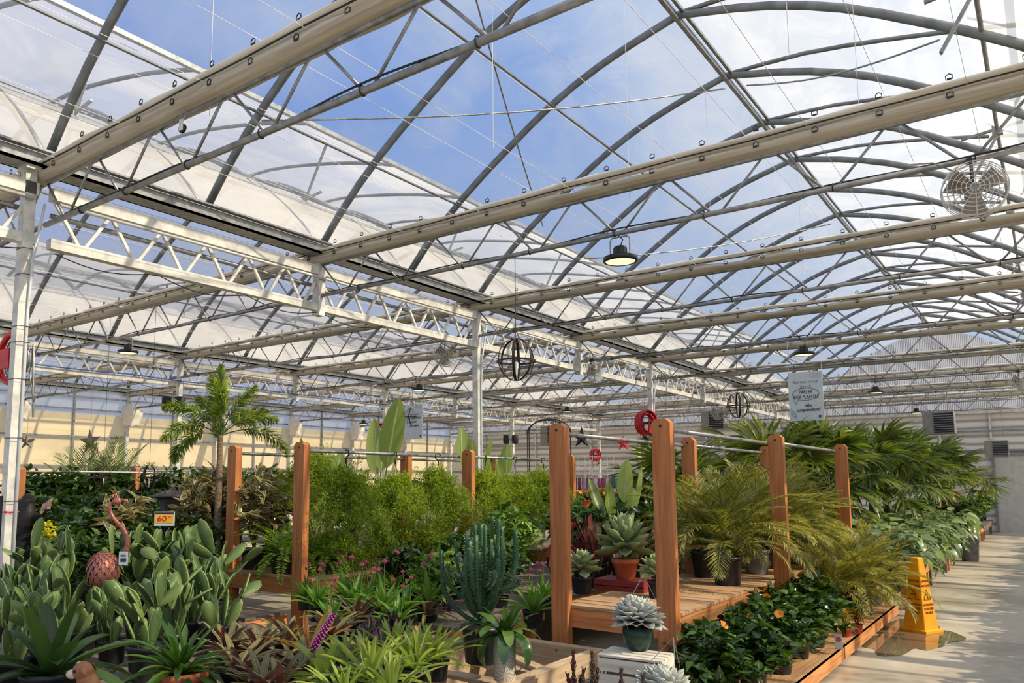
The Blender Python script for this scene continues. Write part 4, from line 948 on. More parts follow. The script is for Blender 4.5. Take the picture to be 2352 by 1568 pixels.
def palm(name, seed, potspec, m, n, L, ll, lw, nl, el=(1.35, .3), droop=(.7, 1.5), trunk=None, stm=None, **k):
    global RG; RG = np.random.default_rng(seed); p = plant(name, 'palm'); z = 0
    if potspec: pot(p.r, *potspec); z = potspec[1] * .86
    b = MB(); s = MB(); h = z
    if trunk:
        hh, r0, r1 = trunk; MB().lathe([(r0 * (1 + .06 * (i % 2)) * (1 - i / 24) + r1 * i / 24, z + hh * i / 24) for i in range(25)], 14).build('trunk', BARK, p.r, True); h = z + hh
    for i in range(n):
        t = (i + .5) / n; frond(b, s, (0, 0, h - .02), i * 2.4 + RG.normal(0, .2), el[0] + (el[1] - el[0]) * t + RG.normal(0, .08), L * (1 + RG.normal(0, .1)), droop[0] + (droop[1] - droop[0]) * t, nl, ll, lw, **k)
    s.build('stalks', stm or M_STEM, p.r, True); b.build('fronds', m, p.r, True); return p
def fanpalm(seed, n=16, pet=.8, R=.45, potspec=(.2, .36, POTB), hz=.5, m=None, seg=24):
    global RG; RG = np.random.default_rng(seed); p = plant('fan_palm', 'palm'); pot(p.r, *potspec); z = potspec[1] * .86; st = MB(); b = MB()
    st.tube([(0, 0, z), (0, 0, z + hz)], [.05, .035], 10)
    for k in range(n):
        t = (k + .5) / n; a = k * 2.4; e = 1.4 - 1.25 * t + RG.normal(0, .08); d = sph(np.array(a), np.array(e)); l = pet * (1 + RG.normal(0, .12))
        P = [np.array([0, 0, z + hz]) + d * l * q - np.array([0, 0, .22 * l * q * q]) for q in np.linspace(0, 1, 6)]; st.tube(P, np.linspace(.009, .005, 6), 5, cap=False)
        f = unit(P[-1] - P[-2]); s = unit(np.cross(f, [0, 0, 1])); u = np.cross(s, f); an = np.linspace(-2.1, 2.1, seg)
        dd = np.cos(an)[:, None] * f + np.sin(an)[:, None] * s + .12 * u; RR = R * (1 - .25 * (an / 2.1) ** 2) * (1 + RG.normal(0, .05, seg))
        leaves(b, np.tile(P[-1], (seg, 1)), dd, RR, .05, .9 + RG.normal(0, .25, seg), 'lance', .25, 5, up=np.tile(u, (seg, 1)) + RG.normal(0, .05, (seg, 3)))
    st.build('stalks', M_STEM, p.r, True); b.build('fronds', m or M_PALMD, p.r, True); return p
def asparagus(seed, r=.42, h=.66, n=190, basket=True):
    "a hanging basket hidden in a cloud of fine needle sprays"
    global RG; RG = np.random.default_rng(seed); p = plant('asparagus_fern', 'fern'); st = MB(); B = []; D = []
    pot(p.r, .13, .15, POTGR, 'round')
    for k in range(n):
        a = RG.random() * 6.28; e = RG.uniform(-.1, 1.45); d = sph(np.array(a), np.array(e)); L = r * RG.uniform(.7, 1.45) * (1.05 if e < .8 else .85); dr = RG.uniform(1.6, 2.9) if e < .9 else RG.uniform(.5, 1.6); t = np.linspace(0, 1, 9)
        P = np.array([0, 0, .12]) + d * (L * t)[:, None]; P[:, 2] -= (dr * .3 * L + .18 * h) * t ** 2.0; P[:, :2] *= (1 - .12 * t[:, None])
        st.tube(P, .0012, 3, cap=False)
        for j in range(22):
            q = RG.uniform(.12, 1) * 8; pt = np.array([np.interp(q, range(9), P[:, c]) for c in range(3)]) + RG.normal(0, .022, 3)
            for _ in range(6): B.append(pt + RG.normal(0, .008, 3)); D.append(RG.normal(0, 1, 3) + np.array([0, 0, .15]))
    n_ = len(B); b = MB(); leaves(b, np.array(B), np.array(D), 0.032 * (1 + RG.normal(0, .3, n_)), .0068, .3, 'lance', .0, 2, up=RG.normal(0, 1, (n_, 3)))
    st.build('stems', M_STEM, p.r); b.build('needles', M_ASP, p.r)
    if basket:
        hk = MB()
        for a in (0, 2.1, 4.2): hk.tube([(.13 * math.cos(a), .13 * math.sin(a), .14), (0, 0, .38)], .002, 4)
        hk.tube([(0, 0, .38), (0, 0, .42), (.03, 0, .45), (.025, 0, .485), (-.005, 0, .49), (-.022, 0, .47)], .006, 6); hk.build('hook', BLACK, p.r, True)
    return p
def fern(seed, potspec, m, n=38, L=.42, ll=.05, lw=.012, el=(1.3, .1), droop=(.9, 2.2)):
    p = palm('sword_fern', seed, potspec, m, n, L, ll, lw, 26, el, droop, a0=1.45, a1=1.2, vee=.05, seg=2, lb=.2, start=.08, rr=.002); p.cat = 'fern'; return p
def rose_succ(name, cat, seed, potspec, m, n, R, Wd, hang=False, seg=6):
    global RG; RG = np.random.default_rng(seed); p = plant(name, cat); pot(p.r, *potspec); z = potspec[1] + .045; t = (np.arange(n) + .5) / n
    az = np.arange(n) * 2.39996; el = 1.5 - 2.0 * t ** .8 + RG.normal(0, .05, n); L = R * (.28 + .72 * t ** .6) * (1 + RG.normal(0, .06, n)); d = sph(az, el)
    b = MB(); leaves(b, np.array([0, 0, z]) + d * [.02, .02, .02] + np.stack([0 * t, 0 * t, .05 * (1 - t)], 1), d, L, Wd * (.5 + .6 * t), -.55 + RG.normal(0, .08, n), 'spoon', .3, seg, thick=.006)
    MB().tube([(0, 0, potspec[1] * .8), (0, 0, z + .03)], .02, 8).build('stem', M_STEMB, p.r); b.build('leaves', m, p.r, True)
    if hang:
        h = MB(); top = np.array([.05, -.03, potspec[1] + .34])
        for a in (0, 2.1, 4.2): q = potspec[0]; h.tube([(q * math.cos(a), q * math.sin(a), potspec[1] - .01), (q * 1.5 * math.cos(a), q * 1.5 * math.sin(a), potspec[1] + .12), tuple(top)], .0016, 4)
        h.build('hanger_wire', GALV, p.r)
    return p
def strel(name, seed, specs, potspec=(.13, .22, POTB)):
    "upright paddle leaves given as (azimuth, lean, stalk, blade, width, bend)"
    global RG; RG = np.random.default_rng(seed); p = plant(name, 'paddle leaf plant'); pot(p.r, *potspec); z = potspec[1] * .86; st = MB(); b = MB()
    for a, e, pet, L, w, bd in specs:
        d = sph(np.array(a), np.array(e)); P = [np.array([0, 0, z]) + d * pet * t for t in np.linspace(0, 1, 5)]; st.tube(P, np.linspace(.016, .008, 5), 8, cap=False)
        up = unit(np.array([-math.cos(a), -math.sin(a), .3])); leaves(b, [P[-1]], [d], L, w, -bd, 'paddle', .22, 12, up=[up], twist=np.array([RG.normal(0, .3)]))
    st.build('stalks', M_STEM, p.r, True); b.build('leaves', M_STRL, p.r, True); return p
def zat(px, py, z): p = atp(px, py, 2, z); return (p.x, p.y, z)

# -- paddle cacti at the left
cz = .45
cp = [cactus(s, n) for s, n in ((21, 24), (22, 28), (25, 30), (28, 26))]; cf = [cactus(s, 24, 1, 1.0) for s in (221, 222, 225)]
spots = [(30, 1430, 'tall, before the big left column'), (118, 1440, 'in the back row, in front of the person'), (160, 1440, 'in the back row, left of the flamingo body'), (318, 1425, 'right of the flamingo body'), (375, 1425, 'back row, under the price sign'),
         (440, 1415, 'back row, highest pads right of the price sign'), (478, 1440, 'at the right end beside the timber post'), (60, 1530, 'middle row at the left edge'), (160, 1515, 'middle row with pads crossing over one another'), (255, 1525, 'front, in the pot with a white sticker'),
         (350, 1500, 'middle row right of the sticker pot'), (440, 1490, 'middle row behind the terracotta bowl'), (505, 1505, 'small, right of the terracotta bowl'), (20, 1590, 'lowest at the left edge behind the dark broad strap leaves'), (400, 1455, 'in shade between back and middle rows'), 
         (85, 1480, 'between the two left back rows'), (310, 1465, 'packed behind the sticker pot'), (470, 1455, 'packed at the right in the second row'), (205, 1490, 'packed left of the sticker pot'), (110, 1575, 'front, left of the sticker pot'), (385, 1530, 'front, behind the left of the terracotta bowl'), (10, 1470, 'at the very left edge, second row'), (335, 1560, 'lowest, between bowl and sticker pot')]
for k, (px, py, l) in enumerate(spots):
    o = (cp[k % 4] if py < 1462 else cf[k % 3]).put(zat(px, py, cz), k * 1.7, (.95 + .08 * math.sin(k * 2.3)) * (.74 if 175 < px < 325 and py > 1455 else 1), 'paddle cactus in black pot ' + l, 'paddle cacti in black pots')
    if k == 9:
        c = o.children; MB().box((-.022, -.1365, .13), (.022, -.1335, .155)).box((-.012, -.137, .14), (.012, -.1364, .146)).build('sticker', WHITEP, o)
# -- strap leaved plants in front
p, z = straps('broad_bromeliad', 'bromeliad', 31, (.13, .2, POTB), M_BROM, 18, .5, .085, 1.3, .15, .2, 1.1, seg=9)
p.put(zat(110, 1640, .45), .4, 1.25, 'dark broad strap leaved bromeliad in the bottom left corner')
p, z = straps('clivia', 'strap leaf plant', 33, (.165, .22, POTT, 'terra'), M_CLIV, 64, .44, .042, 1.35, .05, .4, 1.8)
p.put(zat(412, 1625, .45), .2, 1, 'arching green strap leaved plant in a wide terracotta bowl')
p, z = straps('striped_bromeliad', 'bromeliad', 35, (.11, .16, POTB), M_STRIPE, 22, .42, .05, 1.2, .1, .3, 1.3)
p.put(zat(545, 1600, .45), .4, 1, 'grey purple striped bromeliad right of the terracotta bowl'); p.put(zat(820, 1460, .45), 2, 1, 'grey striped bromeliad behind the lime leaved plants'); p.put(zat(640, 1640, .45), 3, .9, 'striped bromeliad at the bottom edge under the pink flower spike')
p.put(zat(980, 1440, .45), 3, .8, 'striped bromeliad left of the spiny candelabra cactus')
for k, (px, py, l) in enumerate([(590, 1545, 'behind the one right of the bowl'), (660, 1520, 'left of the orange red leaves'), (690, 1600, 'under the flower spike stalk'), (600, 1640, 'at the bottom edge, second from the bowl'), (760, 1500, 'behind the magenta spike'), (520, 1540, 'close to the cacti')]):
    p.put(zat(px, py, .45), k * 1.3 + 1, .95, 'striped bromeliad ' + l, 'striped bromeliads')
p, z = straps('red_bromeliad', 'bromeliad', 37, (.1, .15, POTB), M_RED, 12, .42, .04, 1.45, .4, .05, .6)
p.put(zat(705, 1545, .45), .4, 1, 'orange red leaved bromeliad behind the pink flower spike')
p, z = straps('lime_bromeliad', 'bromeliad', 39, (.11, .16, POTB), M_LIME, 30, .44, .036, 1.5, .35, .05, .9, fold=.35)
for k, (px, py, l) in enumerate([(850, 1625, 'nearest and brightest, at the bottom middle'), (955, 1590, 'right of the brightest one, next to the timber frame'), (905, 1560, 'between and behind the two bright ones'), (1000, 1560, 'at the right end over the table edge'), (900, 1650, 'at the bottom edge, right of the brightest'), (790, 1660, 'at the bottom edge, left of the brightest'), (790, 1560, 'left of the group, behind the silver leaves')]):
    p.put(zat(px, py, .45), k * 1.3, 1.02 - .05 * k, 'lime green strap leaved bromeliad ' + l, 'lime green bromeliads')
def aechmea():
    global RG; RG = np.random.default_rng(41); p = plant('flowering_aechmea', 'bromeliad'); pot(p.r, .11, .16, POTB)
    b = MB(); rosette(b, 12, .34, .075, 1.2, .3, .2, 1.1, 'strap', .3, 8, o=(0, 0, .14)); b.build('leaves', M_LIME, p.r, True)
    a = np.array([0, 0, .15]); c = np.array([-.06, -.04, .34]); MB().tube([a, (a + c) / 2 + [-.02, 0, .01], c], .005, 6).build('flower_stalk', M_STEM, p.r, True)
    f = MB(); e = c + np.array([.10, .07, .20])
    ico = [(0, 0, 1), (.9, 0, 0), (0, .9, 0), (-.9, 0, 0), (0, -.9, 0), (0, 0, -1)]; F = [(0, 1, 2), (0, 2, 3), (0, 3, 4), (0, 4, 1), (5, 2, 1), (5, 3, 2), (5, 4, 3), (5, 1, 4)]; w = MB()
    for k in range(120):
        t = k / 120; an = k * 2.4; q = c * (1 - t) + e * t; o = np.array([math.cos(an), math.sin(an) * .8, .2 * math.sin(an * 2)]) * (.026 - .008 * t); s = .0065
        f.tube([q, q + o], [.004, .006], 5); w.add(np.array(ico) * s + q + o * 1.12, F)
    f.build('flower_spike', M_MAG, p.r); w.build('flower_tips', mat('pale lilac tip', (226, 190, 226), (206, 160, 210), rough=.4), p.r, True); return p
aechmea().put(zat(745, 1620, .45), .3, 1, 'bromeliad with a leaning magenta pink flower spike')
p, z = straps('curcuma', 'flowering plant', 43, (.09, .14, POTB), M_CURC, 16, .36, .06, 1.45, .5, .1, .7, 'lance')
for q, aa in enumerate((0, 2.2)):
    b = MB(); tip = np.array([.05 * math.cos(aa), .05 * math.sin(aa), .5 - .06 * q]); b.tube([(0, 0, .1), tip], .004, 5); n = 12; dd = sph(np.arange(n) * 2.4, np.linspace(1.4, .5, n)); b.build('flower_stalk', M_STEM, p.r)
    b = MB(); leaves(b, np.tile(tip, (n, 1)), dd, .045, .028, -.4, 'ovate', .25, 4); b.build('flower', M_PINK, p.r, True)
cs = [(730, 1425, 'by the foot of the right timber post'), (790, 1400, 'with its flower highest, before the hanging ferns'), (850, 1410, 'in mid row'), (905, 1390, 'left of the gap in the long bench board'), (960, 1385, 'near the middle'), (1010, 1400, 'closest to the spiny cactus'),
      (760, 1460, 'low left behind the orange red leaves'), (880, 1440, 'low centre'), (935, 1430, 'low right'), (1225, 1440, 'right of the spiny cactus'), (1250, 1400, 'left of the tall front post'), (820, 1425, 'behind the striped leaves'), (700, 1400, 'between the two timber posts, low'), (985, 1420, 'by the spiny cactus, front'), (915, 1460, 'right above the lime leaves'), (1030, 1375, 'under the fern, far right'), (870, 1370, 'back row under the hanging ferns'), (765, 1375, 'back row at the bench board'), (940, 1345, 'back row, right part')]
for k, (px, py, l) in enumerate(cs): p.put(zat(px, py, .5 if px < 1100 else .45), k * 2.1, 1 + .12 * math.sin(k * 3), 'pink flowered green lance leaved plant ' + l, 'pink flowered lance leaved plants')
p = stalked('striped_calathea', 'calathea', 45, (.1, .15, POTB), G('white pinstriped leaf', (58, 84, 54), (84, 108, 72), trans=.25, rough=.35, uvn=((196, 204, 186), (12, .4, 1), .55), back=(86, 50, 88)), 14, .18, .3, .085, bend=.5, prof='lance', fold=.3)
p.put(zat(900, 1475, .45), .3, 1, 'striped calathea with purple undersides behind the lime plants'); p.put(zat(845, 1500, .45), 2.3, .9, 'smaller striped calathea showing dark purple leaf backs')
p.put(zat(1010, 1415, .45), 4, .9, 'striped calathea with grey lines next to the spiny cactus')
# -- spiny candelabra cactus
def euph():
    global RG; RG = np.random.default_rng(51); p = plant('candelabra_cactus', 'cactus'); pot(p.r, .14, .26, POTB); b = MB(); sp = MB(); B = []; D = []
    def arm(P, r):
        P = np.array(P); b.tube(P, r, 12); V = b.V[-1]; m = len(P)
        c = np.repeat(P, 12, 0); k = np.tile(np.arange(12) % 3, m); s = np.where(k == 0, 1.0, .62)[:, None]; b.V[-1] = c + (V - c) * s
        for i in range(0, m - 1):
            for t in (0, .5):
                for kk in (0, 3, 6, 9): q = b.V[-1][i * 12 + kk] * (1 - t) + b.V[-1][(i + 1) * 12 + kk] * t; B.append(q); D.append(q - P[i])
    arm([(0, 0, .2 + .78 * t) for t in np.linspace(0, 1, 18)], .026)
    for k in range(46):
        a = k * 2.4 + RG.normal(0, .2); z0 = .24 + .4 * RG.random(); rr = RG.uniform(.05, .29); top = RG.uniform(.68, 1.08) - rr * .45
        P = [np.array([rr * math.cos(a) * (1 - (1 - t) ** 3), rr * math.sin(a) * (1 - (1 - t) ** 3), z0 + (top - z0) * t ** 1.15]) for t in np.linspace(0, 1, 14)]
        arm(P, .0155)
        if k % 3 == 0:
            j = 7; q = P[j]; arm([q + np.array([.05 * math.cos(a + 1.5) * min(1, t * 3), .05 * math.sin(a + 1.5) * min(1, t * 3), t * .26]) for t in np.linspace(0, 1, 8)], .014)
    b.build('stems', M_EUPH, p.r, True)
    n = len(B); leaves(sp, np.array(B), np.array(D) + RG.normal(0, .003, (n, 3)), .012, .003, 0, 'needle', 0, 1, up=RG.normal(0, 1, (n, 3))); sp.build('spines', mat('pale spine', (206, 206, 180), (180, 176, 150)), p.r)
    return p
euph().put(zat(1108, 1520, .45), .3, (1.12, 1.12, 1.05), 'tall spiny candelabra cactus in a black pot behind the glossy strap leaves')
# -- glossy vriesea in the patterned pot
def patterned():
    m = bpy.data.materials.new('patterned white glaze'); m.use_nodes = True; t = m.node_tree; b_ = t.nodes['Principled BSDF']; b_.inputs['Roughness'].default_value = .6
    uv = N(t, 'ShaderNodeUVMap'); mp = N(t, 'ShaderNodeMapping'); mp.inputs['Scale'].default_value = (8, 4, 1); mp.inputs['Rotation'].default_value = (0, 0, PI / 4); t.links.new(uv.outputs[0], mp.inputs[0])
    ck = N(t, 'ShaderNodeTexChecker', i_Scale=1.0); t.links.new(mp.outputs[0], ck.inputs['Vector'])
    fr = N(t, 'ShaderNodeVectorMath', operation='FRACTION'); t.links.new(mp.outputs[0], fr.inputs[0]); sb = N(t, 'ShaderNodeVectorMath', operation='SUBTRACT'); sb.inputs[1].default_value = (.5, .5, 0); t.links.new(fr.outputs[0], sb.inputs[0])
    sx = N(t, 'ShaderNodeSeparateXYZ'); t.links.new(sb.outputs[0], sx.inputs[0]); a1 = N(t, 'ShaderNodeMath', operation='ABSOLUTE'); a2 = N(t, 'ShaderNodeMath', operation='ABSOLUTE'); t.links.new(sx.outputs[0], a1.inputs[0]); t.links.new(sx.outputs[1], a2.inputs[0])
    mxm = N(t, 'ShaderNodeMath', operation='MAXIMUM'); t.links.new(a1.outputs[0], mxm.inputs[0]); t.links.new(a2.outputs[0], mxm.inputs[1])
    s1 = N(t, 'ShaderNodeMath', operation='MULTIPLY'); s1.inputs[1].default_value = 34; t.links.new(mxm.outputs[0], s1.inputs[0]); sn = N(t, 'ShaderNodeMath', operation='SINE'); t.links.new(s1.outputs[0], sn.inputs[0])
    an = N(t, 'ShaderNodeMath', operation='ARCTAN2'); t.links.new(sx.outputs[0], an.inputs[0]); t.links.new(sx.outputs[1], an.inputs[1]); s2 = N(t, 'ShaderNodeMath', operation='MULTIPLY'); s2.inputs[1].default_value = 8; t.links.new(an.outputs[0], s2.inputs[0]); sn2 = N(t, 'ShaderNodeMath', operation='SINE'); t.links.new(s2.outputs[0], sn2.inputs[0])
    mi = N(t, 'ShaderNodeMix', data_type='FLOAT'); t.links.new(ck.outputs['Fac'], mi.inputs[0]); t.links.new(sn.outputs[0], mi.inputs[2]); t.links.new(sn2.outputs[0], mi.inputs[3])
    r = ramp(t, mi.outputs[0], [(.0, lin(176, 166, 154)), (.35, lin(176, 166, 154)), (.6, lin(226, 220, 210))]); t.links.new(r.outputs[0], b_.inputs['Base Color'])
    p, z = straps('glossy_bromeliad', 'bromeliad', 53, None, G('glossy strap leaf', (48, 82, 38), (96, 126, 56), trans=.18, rough=.16, spec=.8), 27, .34, .082, 1.35, .15, .3, 2.9, seg=12, fold=.08)
    for c in p.r.children: c.location = (0, 0, .3)
    b = MB(); n = 36; prof = [(.072, 0), (.076, .01), (.079, .3), (.072, .3), (.07, .27)]
    V = []; U = []
    for i, (rr, zz) in enumerate(prof):
        for k in range(n + 1): a = 2 * PI * k / n; V.append((rr * math.cos(a), rr * math.sin(a), zz)); U.append((k / n, zz / .3 if i < 3 else .99))
    b.add(V, [(i * (n + 1) + k, i * (n + 1) + k + 1, (i + 1) * (n + 1) + k + 1, (i + 1) * (n + 1) + k) for i in range(4) for k in range(n)], np.array(U)); b.build('pot', m, p.r, True)
    p.put((-3.05, 4.62, .45), .9, 1, 'glossy broad strap leaved bromeliad in a tall white patterned pot')
patterned()
# -- white crate with silver rosettes
def crate():
    q_ = atp(1460, 1500, 2, .708); c = empty('wooden_crate', (q_.x, q_.y, .42), .12, 'whitewashed slatted crate carrying the upper silver rosette', 'crate')
    for s in (-1, 1):
        for z in (0, .095, .19): MB().box((-.2, s * .14 - .006, z), (.2, s * .14 + .006, z + .076)).build('side_slat', WHITEW, c)
    for s in (-1, 1): MB().box((s * .2 - .008, -.134, 0), (s * .2 + .008, .134, .275)).build('end_board', WHITEW, c)
    for k in range(4): MB().box((-.205, -.145 + k * .073, .276), (.205, -.084 + k * .073, .288)).build('top_slat', WHITEW, c)
crate()
ap = rose_succ('silver_rosette', 'succulent', 61, (.1, .145, POTGR, 'round'), M_SILV, 96, .185, .082, True)
p_ = zat(1466, 1492, .708); ap.put(p_, .3, 1, 'big silver rosette succulent in a dark green pot on the white crate', 'silver rosettes')
p_ = at(1525, 1548, 4.35); ap.put((p_.x, p_.y, .42), 1.3, 1.05, 'silver rosette succulent cut by the bottom edge below the crate', 'silver rosettes')
def semper():
    global RG; RG = np.random.default_rng(63); p = plant('dark_aeonium', 'succulent'); pot(p.r, .06, .09, POTT, 'terra'); b = MB(); st = MB()
    for s, h in (((0, 0), .34), ((.05, .03), .24), ((-.05, .02), .2)):
        st.tube([(0, 0, .07), (s[0], s[1], h)], .004, 5); n = 60; t = np.linspace(.35, 1, n); az = np.arange(n) * 2.4
        leaves(b, np.stack([s[0] * t, s[1] * t, .07 + (h - .07) * t], 1), sph(az, np.full(n, .5) + t * .5), .028 + .01 * np.sin(t * 20), .013, -.4, 'spoon', .2, 3, thick=.003)
    st.build('stem', M_STEMB, p.r); b.build('leaves', M_SEMP, p.r, True); return p
sp_ = semper()
for k, (px, py, D, l) in enumerate([(1318, 1575, 4.35, 'tallest, before the timber frame'), (1362, 1590, 4.3, 'second from the timber frame'), (1428, 1590, 4.25, 'in front of the white crate'), (1478, 1585, 4.15, 'half under the lower silver rosette')]):
    q = at(px, py, D); sp_.put((q.x, q.y, .42 if px > 1400 else .5), k, 1.0, 'dark red spiked succulent ' + l, 'dark red spiked succulents')
table('narrow table under the dark red spiked succulents', -2.95, -2.7, 3.0, 4.02, .5, GREYD, GREYW)

# ------------------------------------------------------------------ on the front bench
def red_crate():
    q = zat(1438, 1352, .745); c = empty('red_crate', (q[0], q[1], ZA), 0, 'low red slatted crate on the front bench under the grey green succulents', 'crate')
    for z in (0, .05): 
        for s in (-1, 1): MB().box((-.26, s * .17 - .007, z), (.26, s * .17 + .007, z + .042)).build('side_slat', REDW, c)
    for s in (-1, 1): MB().box((s * .25 - .008, -.16, 0), (s * .25 + .008, .16, .09)).build('end_board', REDW, c)
    for k in range(4): MB().box((-.26, -.175 + k * .088, .092), (.26, -.1 + k * .088, .104)).build('top_slat', REDW, c)
    return q
rc = red_crate()
kp = rose_succ('grey_green_succulent', 'succulent', 71, (.07, .11, POTB), M_KAL, 30, .14, .07); kt = rose_succ('grey_green_succulent', 'succulent', 73, (.09, .13, POTT, 'terra'), M_KAL, 44, .19, .08)
for c in kt.r.children:
    if 'leaves' in c.name: c.scale = (1, 1, 1.5); c.location = (0, 0, -.06)
kp.put(zat(1337, 1362, ZA), 1, 1.45, 'small felted grey green succulent in a black pot at the post', 'felted grey green succulents'); kp.put(zat(1512, 1372, ZA), 2.4, 1.4, 'felted grey green succulent half behind the tall right post', 'felted grey green succulents')
kt.put((rc[0], rc[1], ZA + .105), 1, 1.5, 'large felted grey green succulent in a terracotta pot on the red crate', 'felted grey green succulents')
MB_ = empty('price_card', zat(1483, 1352, ZA), .0, 'white printed price card standing behind the red crate', 'price card')
MB().box((-.055, -.004, .0), (.055, .004, .21)).build('card', WHITEP, MB_); TEXT('Plante', .026, (0, -.006, .17), MB_, INKG); MB().box((-.04, -.006, .1), (.04, -.0045, .13)).box((-.04, -.006, .06), (.03, -.0045, .07)).build('printed_block', INKG, MB_)
ca = [stalked('red_backed_calathea', 'calathea', s, (.12, .2, POTB), M_CAL, 20, .44, .36, .13, el=(1.5, .5), bend=.7, ld=.15, prof='lance', fold=.25, stemm=M_STEMR, rr=.006) for s in (75, 76)]
for k, (x, y, l) in enumerate([(-4.2, 8.25, 'nearest, red stalks behind the grey green succulents'), (-4.16, 8.9, 'beside the right post, dark leaves arching'), (-4.5, 8.7, 'left rear, upright red backed leaf'), (-4.15, 9.45, 'second from the tall right post')]):
    ca[k % 2].put((x, y, .6), k * 1.9, 1.2 - .04 * k, 'dark calathea with red leaf undersides, ' + l, 'calatheas with red undersides')
pa = [palm('pygmy_palm', s, (.135, .26, POTB if s != 82 else POTG), M_PALM, 34, .9, .19, .0095, 42, el=(1.5, .42), droop=(.7, 1.75), vee=.35, rr=.006, trunk=(.1, .045, .035)) for s in (81, 82, 83)]
ps = [(-2.72, 8.31, 0, 'nearest, black pot in full view on the front bench', 1), (-3.12, 8.8, 2, 'second, black pot left of the nearest', 1), (-2.77, 9.5, 1, 'in the grey ribbed pot with a sticker', .95), (-2.77, 10.2, 0, 'in the fourth pot along the bench edge', .95), (-2.85, 11.55, 1, 'in the grey pot beyond the middle post', .95),
      (-3.15, 9.9, 0, 'in the inner row behind the grey pot', 1.05), (-3.1, 10.8, 2, 'in the inner row by the middle post', 1.05), (-3.1, 11.7, 0, 'in the inner row at the far end of the bench', 1.05), (-2.75, 10.9, 2, 'close behind the middle post', .9), (-3.2, 12.4, 1, 'past the end of the bench, tallest fronds', 1.05)]
for k, (x, y, v, l, sc) in enumerate(ps):
    o = pa[v].put((x, y, ZA), k * 1.3, sc * 1.12, 'pygmy date palm ' + l, 'pygmy date palms on the front bench')
table('plant table right behind the front bench by the rail ends', -3.7, -2.6, 12.25, 13.15, ZA, GREYD, CEDARY)
lp = [(-1.93, 10.85, 0, 'in the black ribbed pot on the low bench near the cone', .9), (-2.2, 11.6, 2, 'behind the ribbed pot on the low bench', .95), (-1.98, 11.85, 1, 'at the far end of the low bench, fronds over the cone', .9), (-2.2, 10.5, 0, 'low palm left of the ribbed pot', .85), (-2.2, 12.0, 1, 'low palm nearest to the white leg', .9)]
for k, (x, y, v, l, sc) in enumerate(lp): pa[v].put((x, y, .19), 2 + k * 1.1, sc, 'pygmy date palm ' + l, 'pygmy date palms on the low bench')
# hibiscus
hb = [bush('hibiscus', 'hibiscus', s, (.1, .15, POTB), M_HIB, .38, .36, 38, 24, .085, .06, flower=M_ORG, nf=nf, bend=.6, low=.05, droop=.35) for s, nf in ((91, 0), (92, 1), (93, 1))]
hs = [(-2.0, 5.75, 0, 'nearest to the silver rosettes at the bottom'), (-2.2, 6.25, 1, 'second, against the foot of the tall right post'), (-1.93, 6.4, 2, 'at the bottom edge, leaves over the board'), (-2.15, 6.85, 0, 'third row, darkest leaves'), (-1.93, 7.15, 1, 'with an orange bloom over the board edge'), (-2.2, 7.5, 2, 'in the middle, bloom turned to the aisle'),
      (-1.95, 7.85, 0, 'hanging over the front board'), (-2.2, 8.2, 1, 'tall, with a yellow orange bloom'), (-1.97, 8.5, 2, 'beside the small tags'), (-2.2, 8.95, 0, 'tallest, left of the little red pots'), (-2.22, 9.6, 1, 'behind the little red pots')]
for k, (x, y, v, l) in enumerate(hs): hb[v].put((x, y, .19), k * 1.7, 1 + .04 * (k % 3) + (.12 if k > 6 else 0), 'glossy dark hibiscus bush ' + l, 'hibiscus bushes on the low bench')
cr = bush('croton', 'croton', 95, (.05, .085, mat('small red pot', (196, 70, 48), (170, 52, 36), rough=.5)), M_CROT, .16, .09, 8, 12, .08, .016, 'lance', stemm=M_STEMR)
cr.put(zat(1945, 1462, .19), 0, 1, 'small yellow croton in a red pot, left of two', 'small crotons'); cr.put(zat(1969, 1454, .19), 1, 1.15, 'small yellow croton in a red pot, right of two', 'small crotons')
tg = empty('flower_tag', zat(1927, 1490, .19), .1, 'pink and white picture tag standing in front of the hibiscus', 'plant tag'); MB().box((-.035, -.002, .0), (.035, .002, .14)).build('card', WHITEP, tg)
b = MB(); leaves(b, np.tile([0, -.004, .09], (5, 1)), np.array([(math.cos(a), 0, math.sin(a)) for a in np.arange(5) * 1.2566]), .03, .022, 0, 'spoon', 0, 3, up=(0, -1, 0)); b.build('printed_flower', M_PINK, tg)
# -- aisle tables: broad leaved plants, fan palms, arching plants
ph = [stalked('broad_leaf_plant', 'broad leaf plant', s, (.13, .22, POTG), M_PHIL, 44, .36, .25, .16, el=(1.3, -.05), ld=.05, bend=.95, prof='heart', seg=6, fold=.12) for s in (101, 102, 103)]
k = 0
for y in np.arange(13.4, 24, .62):
    for x in (-1.95, -2.5, -3.0):
        if x < -2.8 and y > 19: continue
        row = {-1.95: 'edge', -2.5: 'middle', -3.0: 'inner'}[x]; j = int((y - 13.4) / .62 + .5)
        ph[k % 3].put((x + .06 * math.sin(k * 7), y + .08 * math.cos(k * 5), .47), k * 1.3, 1.0 + .1 * math.sin(k * 2.7) - (.0 if x > -2 else -.12), 'broad heart leaved plant, %s row of the aisle tables, %s from the cone' % (row, ORD[j]), 'broad heart leaved plants'); k += 1
fp = [fanpalm(111, 17), fanpalm(112, 15)]
